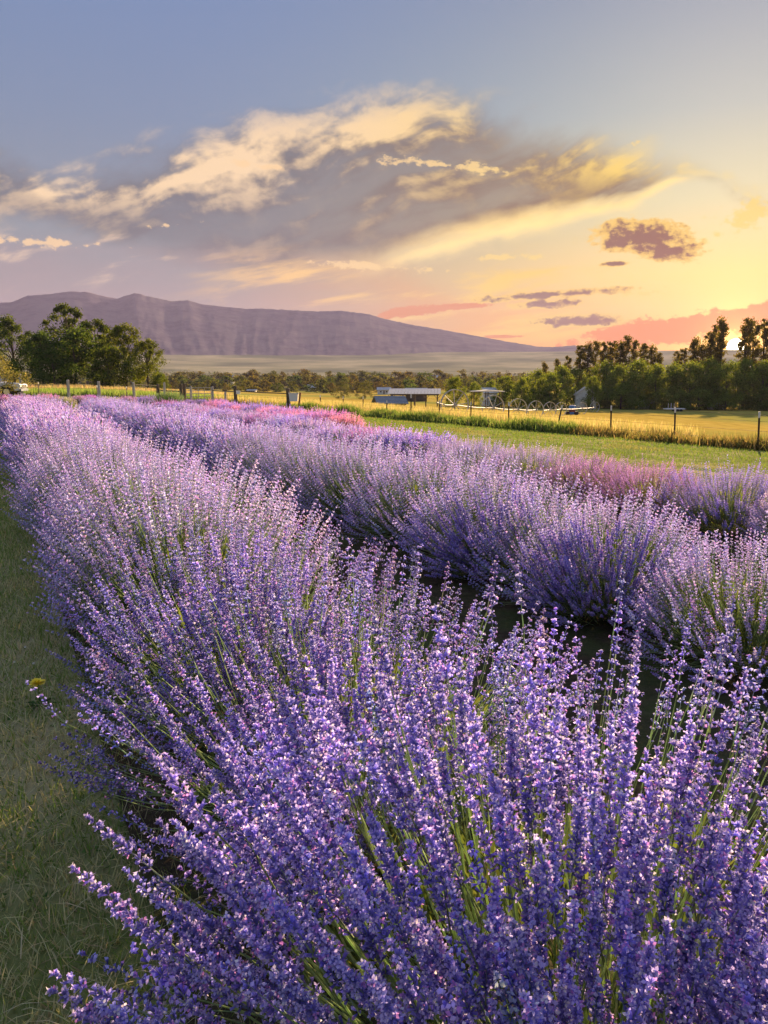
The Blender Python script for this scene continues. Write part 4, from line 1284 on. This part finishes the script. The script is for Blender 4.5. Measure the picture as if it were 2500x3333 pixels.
def build_buildings():
    # open pole barn
    x, y, g, h = above(1350, 1282, 122)
    t = thing('pole_barn', 'open pole barn with pale metal roof beyond the steel stake fence', 'barn', (x, y, g), math.radians(-4))
    L, W = 7.6, 3.6
    for k in range(5):
        for sy in (-1, 1):
            if sy == 1 and k % 2: continue
            px_ = -L / 2 + .25 + (L - .5) * k / 4
            m = MB(); m.box(px_ - .09, px_ + .09, sy * (W / 2 - .2) - .09, sy * (W / 2 - .2) + .09, -.4, h - .05); m.build('post', MT['barnwood'], t)
            if sy == -1:
                for q in (-1, 1):
                    m = MB(); m.tube([(px_, sy * (W / 2 - .2), h - .75), (px_ + q * .55, sy * (W / 2 - .2), h - .12)], .045, 4); m.build('brace', MT['barnwood'], t)
    for sy in (-1, 1):
        m = MB(); m.box(-L / 2, L / 2, sy * (W / 2 - .2) - .06, sy * (W / 2 - .2) + .06, h - .2, h - .03); m.build('beam', MT['barnwood'], t)
    n = 16
    for k in range(n):
        x0 = -L / 2 - .3 + (L + .6) * k / n; x1 = x0 + (L + .6) / n - .03
        m = MB(); a = [(x0, -W / 2 - .3, h), (x1, -W / 2 - .3, h), (x1, W / 2 + .3, h + .75), (x0, W / 2 + .3, h + .75)]
        m.add([*a, *[(p[0], p[1], p[2] + .05) for p in a]], [(0, 1, 2, 3), (7, 6, 5, 4), (0, 4, 5, 1), (1, 5, 6, 2), (2, 6, 7, 3), (3, 7, 4, 0)])
        m.build('roof_sheet', MT['roofmetal'], t)
    # low shed in front of it
    x, y, g, h = above(1268, 1292, 100)
    gable('low_shed', 'low shed with grey-blue shingled roof in front of the pole barn', x, y, math.radians(12), 3.6, 3.4, max(.7, h - .75), h + .05, MT['barnwood'], MT['roofdark'], .25, door=(0, .8, .7, -1))
    # long pale roof behind
    x, y, g, h = above(1355, 1264, 190)
    gable('long_building', 'long pale metal-roofed building behind the pole barn', x, y, 0, 5.0, 4, h - .7, h, MT['barnwood'], MT['roofmetal'])
    # carport right of the big bush
    x, y, g, h = above(1585, 1275, 128)
    t = thing('carport', 'white-roofed carport among the trees beside the big dark bush', 'carport', (x, y, g))
    for a in (-2.3, 0, 2.3):
        for b_ in (-1.4, 1.4):
            m = MB(); m.box(a - .07, a + .07, b_ - .07, b_ + .07, -.3, h); m.build('post', MT['barnwood'], t)
    m = MB(); m.prism([(-2.7, h), (2.7, h), (2.7, h + .12), (0, h + .3), (-2.7, h + .12)], -1.8, 1.8); m.build('roof', MT['white'], t)
    x, y, g, h = above(1590, 1263, 150)
    gable('grey_outbuilding', 'small grey-roofed outbuilding behind the white carport', x, y, .2, 2.6, 2.6, h - .8, h, MT['white'], MT['roofmetal'])
    # white house in the wood
    x, y, g, h = above(1906, 1260, 146)
    gable('white_house', 'white gabled house half hidden among the trees of the wood', x, y, math.radians(80), 5.0, 3.6, h - 1.3, h, MT['white'], MT['roofmetal'], .3, [(-1.2, 1.0, .7, 1.0, 1), (1.0, 1.0, .7, 1.0, 1), (0, 2.6, .6, .8, 1)], (-.1, .9, 2.0, -1))
    # pale things parked at the foot of the wood
    for px, pt, w, lab in ((2105, 1302, 2.6, 'small white cabin at the foot of the wood, nearest the white house'), (2230, 1300, 1.6, 'narrow pale shed at the foot of the wood'), (2330, 1308, 2.4, 'low pale hut at the foot of the wood')):
        x, y, g, h = above(px, pt, 148)
        gable('pale_cabin', lab, x, y, .1, w, 1.8, h * .75, h, MT['white'], MT['roofmetal'], .12, [(-.4, h * .35, .4, .35, -1)], (.5, .5, h * .6, -1))
    x, y, g, h = above(2195, 1318, 135)
    t = thing('white_trailer', 'white flat trailer with upright poles parked by the wood', 'trailer', (x, y, g), .05)
    m = MB(); m.box(-1.7, 1.7, -.7, .7, .45, .62); m.build('deck', MT['white'], t, .02)
    for a in (-.8, -.3):
        for sy in (-.62, .62):
            m = MB(); m.tube([(a, sy, .6), (a, sy, 1.5)], .03, 6); m.build('pole', MT['white'], t)
    for a in (.3, .9):
        for sy in (-.8, .8):
            m = MB(); m.tube([(a, sy - .08, .26), (a, sy + .08, .26)], .26, 14); m.build('wheel', MT['rubber'], t)
    m = MB(); m.tube([(1.7, 0, .5), (2.6, 0, .45)], .05, 6); m.build('drawbar', MT['steel'], t)
    # roofs among the small trees
    for px, pt, dist, w, lab in ((820, 1268, 318, 3.5, 'pale flat roofed house peeping from the wooded belt near the sign post'), (1015, 1252, 350, 3.5, 'white roofed house among the wooded belt trees'), (1250, 1261, 300, 5, 'long white shed roof in front of the wooded belt'), (740, 1222, 560, 9, 'far white building behind the wooded belt'), (1400, 1222, 620, 12, 'far long white building beyond the poplars of the belt')):
        x, y, g, h = above(px, pt, dist)
        gable('valley_house', lab, x, y, 0, w, w * .6, h * .65, h, MT['white'], MT['roofmetal'], .3, [(-w * .25, h * .25, w * .12, h * .2, -1), (w * .2, h * .25, w * .12, h * .2, -1)], (0, w * .1, h * .5, -1))

    # wheel-line irrigation pipe
    wl = [(1480, 44), (1605, 54), (1686, 64), (1744, 75), (1790, 87), (1826, 99), (1895, 112), (1936, 124)]
    pts = []
    for px, dist in wl:
        d = ray(px, 1325); x = d[0] / d[1] * dist
        pts.append(Vector((float(x), dist, float(zt(x, dist)))))
    base = pts[0].copy()
    t = thing('wheel_line', 'rolling irrigation pipe on large spoked wheels in the golden field', 'irrigation', tuple(base))
    R_ = .88
    m = MB(); k = 40
    for i in range(k):
        a0, a1 = 6.2832 * i / k, 6.2832 * (i + 1) / k
        v = []
        for a in (a0, a1):
            for rr_, yy in ((R_ - .045, -.06), (R_, -.06), (R_, .06), (R_ - .045, .06)):
                v.append((rr_ * math.cos(a), yy, rr_ * math.sin(a)))
        m.add(v, [(0, 1, 5, 4), (1, 2, 6, 5), (2, 3, 7, 6), (3, 0, 4, 7)])
    rim = m.mesh('wheel', MT['galv'])
    m = MB(); m.tube([(0, 0, .08), (0, 0, R_ - .03)], .024, 5); spoke = m.mesh('spoke', MT['galv'])
    m = MB(); m.tube([(0, -.1, 0), (0, .1, 0)], .1, 10); hub = m.mesh('hub', MT['galv'])
    for i, p in enumerate(pts):
        w = obj('wheel', rim, t, tuple(p - base + Vector((0, 0, R_))), (0, prng.uniform(0, .7), math.radians(20)))
        obj('hub', hub, w)
        for q in range(8): obj('spoke', spoke, w, (0, 0, 0), (0, q * math.pi / 4, 0))
    ax = [p - base + Vector((0, 0, R_)) for p in pts]
    ax = [ax[0] - (ax[1] - ax[0]) * .35 + Vector((0, 0, .05))] + ax
    fine_ = []
    for a, b_ in zip(ax[:-1], ax[1:]):
        for q in range(4): fine_.append(a.lerp(b_, q / 4) - Vector((0, 0, .07 * math.sin(math.pi * q / 4))))
    m = MB(); m.tube(fine_ + [ax[-1]], .035, 8); m.build('pipe', MT['galv'], t)
    c = (ax[6] + ax[7]) / 2
    m = MB(); m.box(c.x - .35, c.x + .35, c.y - .3, c.y + .3, c.z - .45, c.z - .1); m.build('drive_motor', MT['rust'], t, .03)
    m = MB()
    for sx in (-.6, .6): m.tube([(c.x + sx, c.y - .35, c.z - .62), (c.x + sx, c.y + .35, c.z - .62)], .24, 10)
    m.build('drive_wheels', MT['rubber'], t)
    x, y, g, h = above(1863, 1320, 108)
    t = thing('blue_barrel', 'blue plastic barrel standing beside the irrigation pipe', 'barrel', (x, y, g))
    m = MB(); m.tube([(0, 0, 0), (0, 0, .05), (0, 0, .4), (0, 0, .45), (0, 0, .5), (0, 0, .85), (0, 0, .9), (0, 0, 1.25), (0, 0, 1.3)], [.4, .46, .46, .49, .46, .46, .49, .46, .40], 16); m.build('barrel_body', MT['blue'], t)
    m = MB(); m.tube([(0, 0, 1.3), (0, 0, 1.33)], [.38, .36], 16); m.build('lid', MT['blue'], t)

    # parked pickup behind the lavender, mostly under the olive shrub
    x, y, z = at(50, 1292)
    t = thing('pickup_truck', 'silver pickup truck parked under the olive shrub behind the lavender', 'pickup', (x - .3, y + 1.2, z), math.radians(8))
    prof = [(.35, .48), (.42, .95), (.30, 1.02), (-1.05, 1.12), (-1.75, 1.68), (-3.1, 1.72), (-3.45, 1.15), (-5.1, 1.12), (-5.15, .5), (-4.75, .45), (-4.65, .75), (-4.35, .90), (-4.0, .9), (-3.7, .75), (-3.6, .45), (-1.15, .45), (-1.05, .75), (-.75, .92), (-.4, .92), (-.1, .75), (0, .45)]
    m = MB(); m.prism(prof, -.9, .9); m.build('body', MT['carpaint'], t, .03)
    m = MB(); m.prism([(-1.2, 1.17), (-1.78, 1.62), (-2.95, 1.65), (-3.2, 1.18)], -.915, -.905); m.build('side_window', MT['glass'], t)
    m = MB(); m.add([(-1.08, -.78, 1.16), (-1.08, .78, 1.16), (-1.72, .7, 1.66), (-1.72, -.7, 1.66)], [(0, 1, 2, 3)]); m.build('windscreen', MT['glass'], t, loc=(.015, 0, .012))
    for xx in (-.58, -4.15):
        for sy in (-.92, .74):
            m = MB(); m.tube([(xx, sy, .39), (xx, sy + .22, .39)], .39, 20); w = m.build('wheel', MT['rubber'], t)
            yy = sy - .012 if sy < 0 else sy + .232
            m = MB(); m.tube([(xx, yy - .01, .39), (xx, yy + .01, .39)], .23, 12); m.build('rim', MT['chrome'], w)
    m = MB(); m.box(.30, .50, -.92, .92, .42, .62); m.build('bumper', MT['roofdark'], t, .03)
    m = MB(); m.box(.40, .445, -.55, .55, .66, .92); m.build('grille', MT['black'], t)
    for sy in (-.74, .74):
        m = MB(); m.box(.38, .45, sy - .14, sy + .14, .74, .92); m.build('headlight', MT['plastic'], t, .01)
    m = MB(); m.box(-4.75, 0, -.8, .8, .34, .46); m.build('chassis', MT['black'], t)


build_buildings()

# ------------------------------------------------------------------ air
m, nt, out = mat_new('haze_air')
pv = nt.nodes.new('ShaderNodeVolumePrincipled')
pv.inputs['Color'].default_value = (.50, .48, .80, 1)
pv.inputs['Density'].default_value = HAZE
pv.inputs['Anisotropy'].default_value = .15
nt.links.new(pv.outputs[0], out.inputs['Volume'])
hz = MB(); hz.box(-3900, 3900, -2800, 4100, -7, 360)
o = hz.build('haze', m)
kind(o, 'stuff'); o['label'] = 'thin warm evening haze filling the valley air'; o['category'] = 'haze'
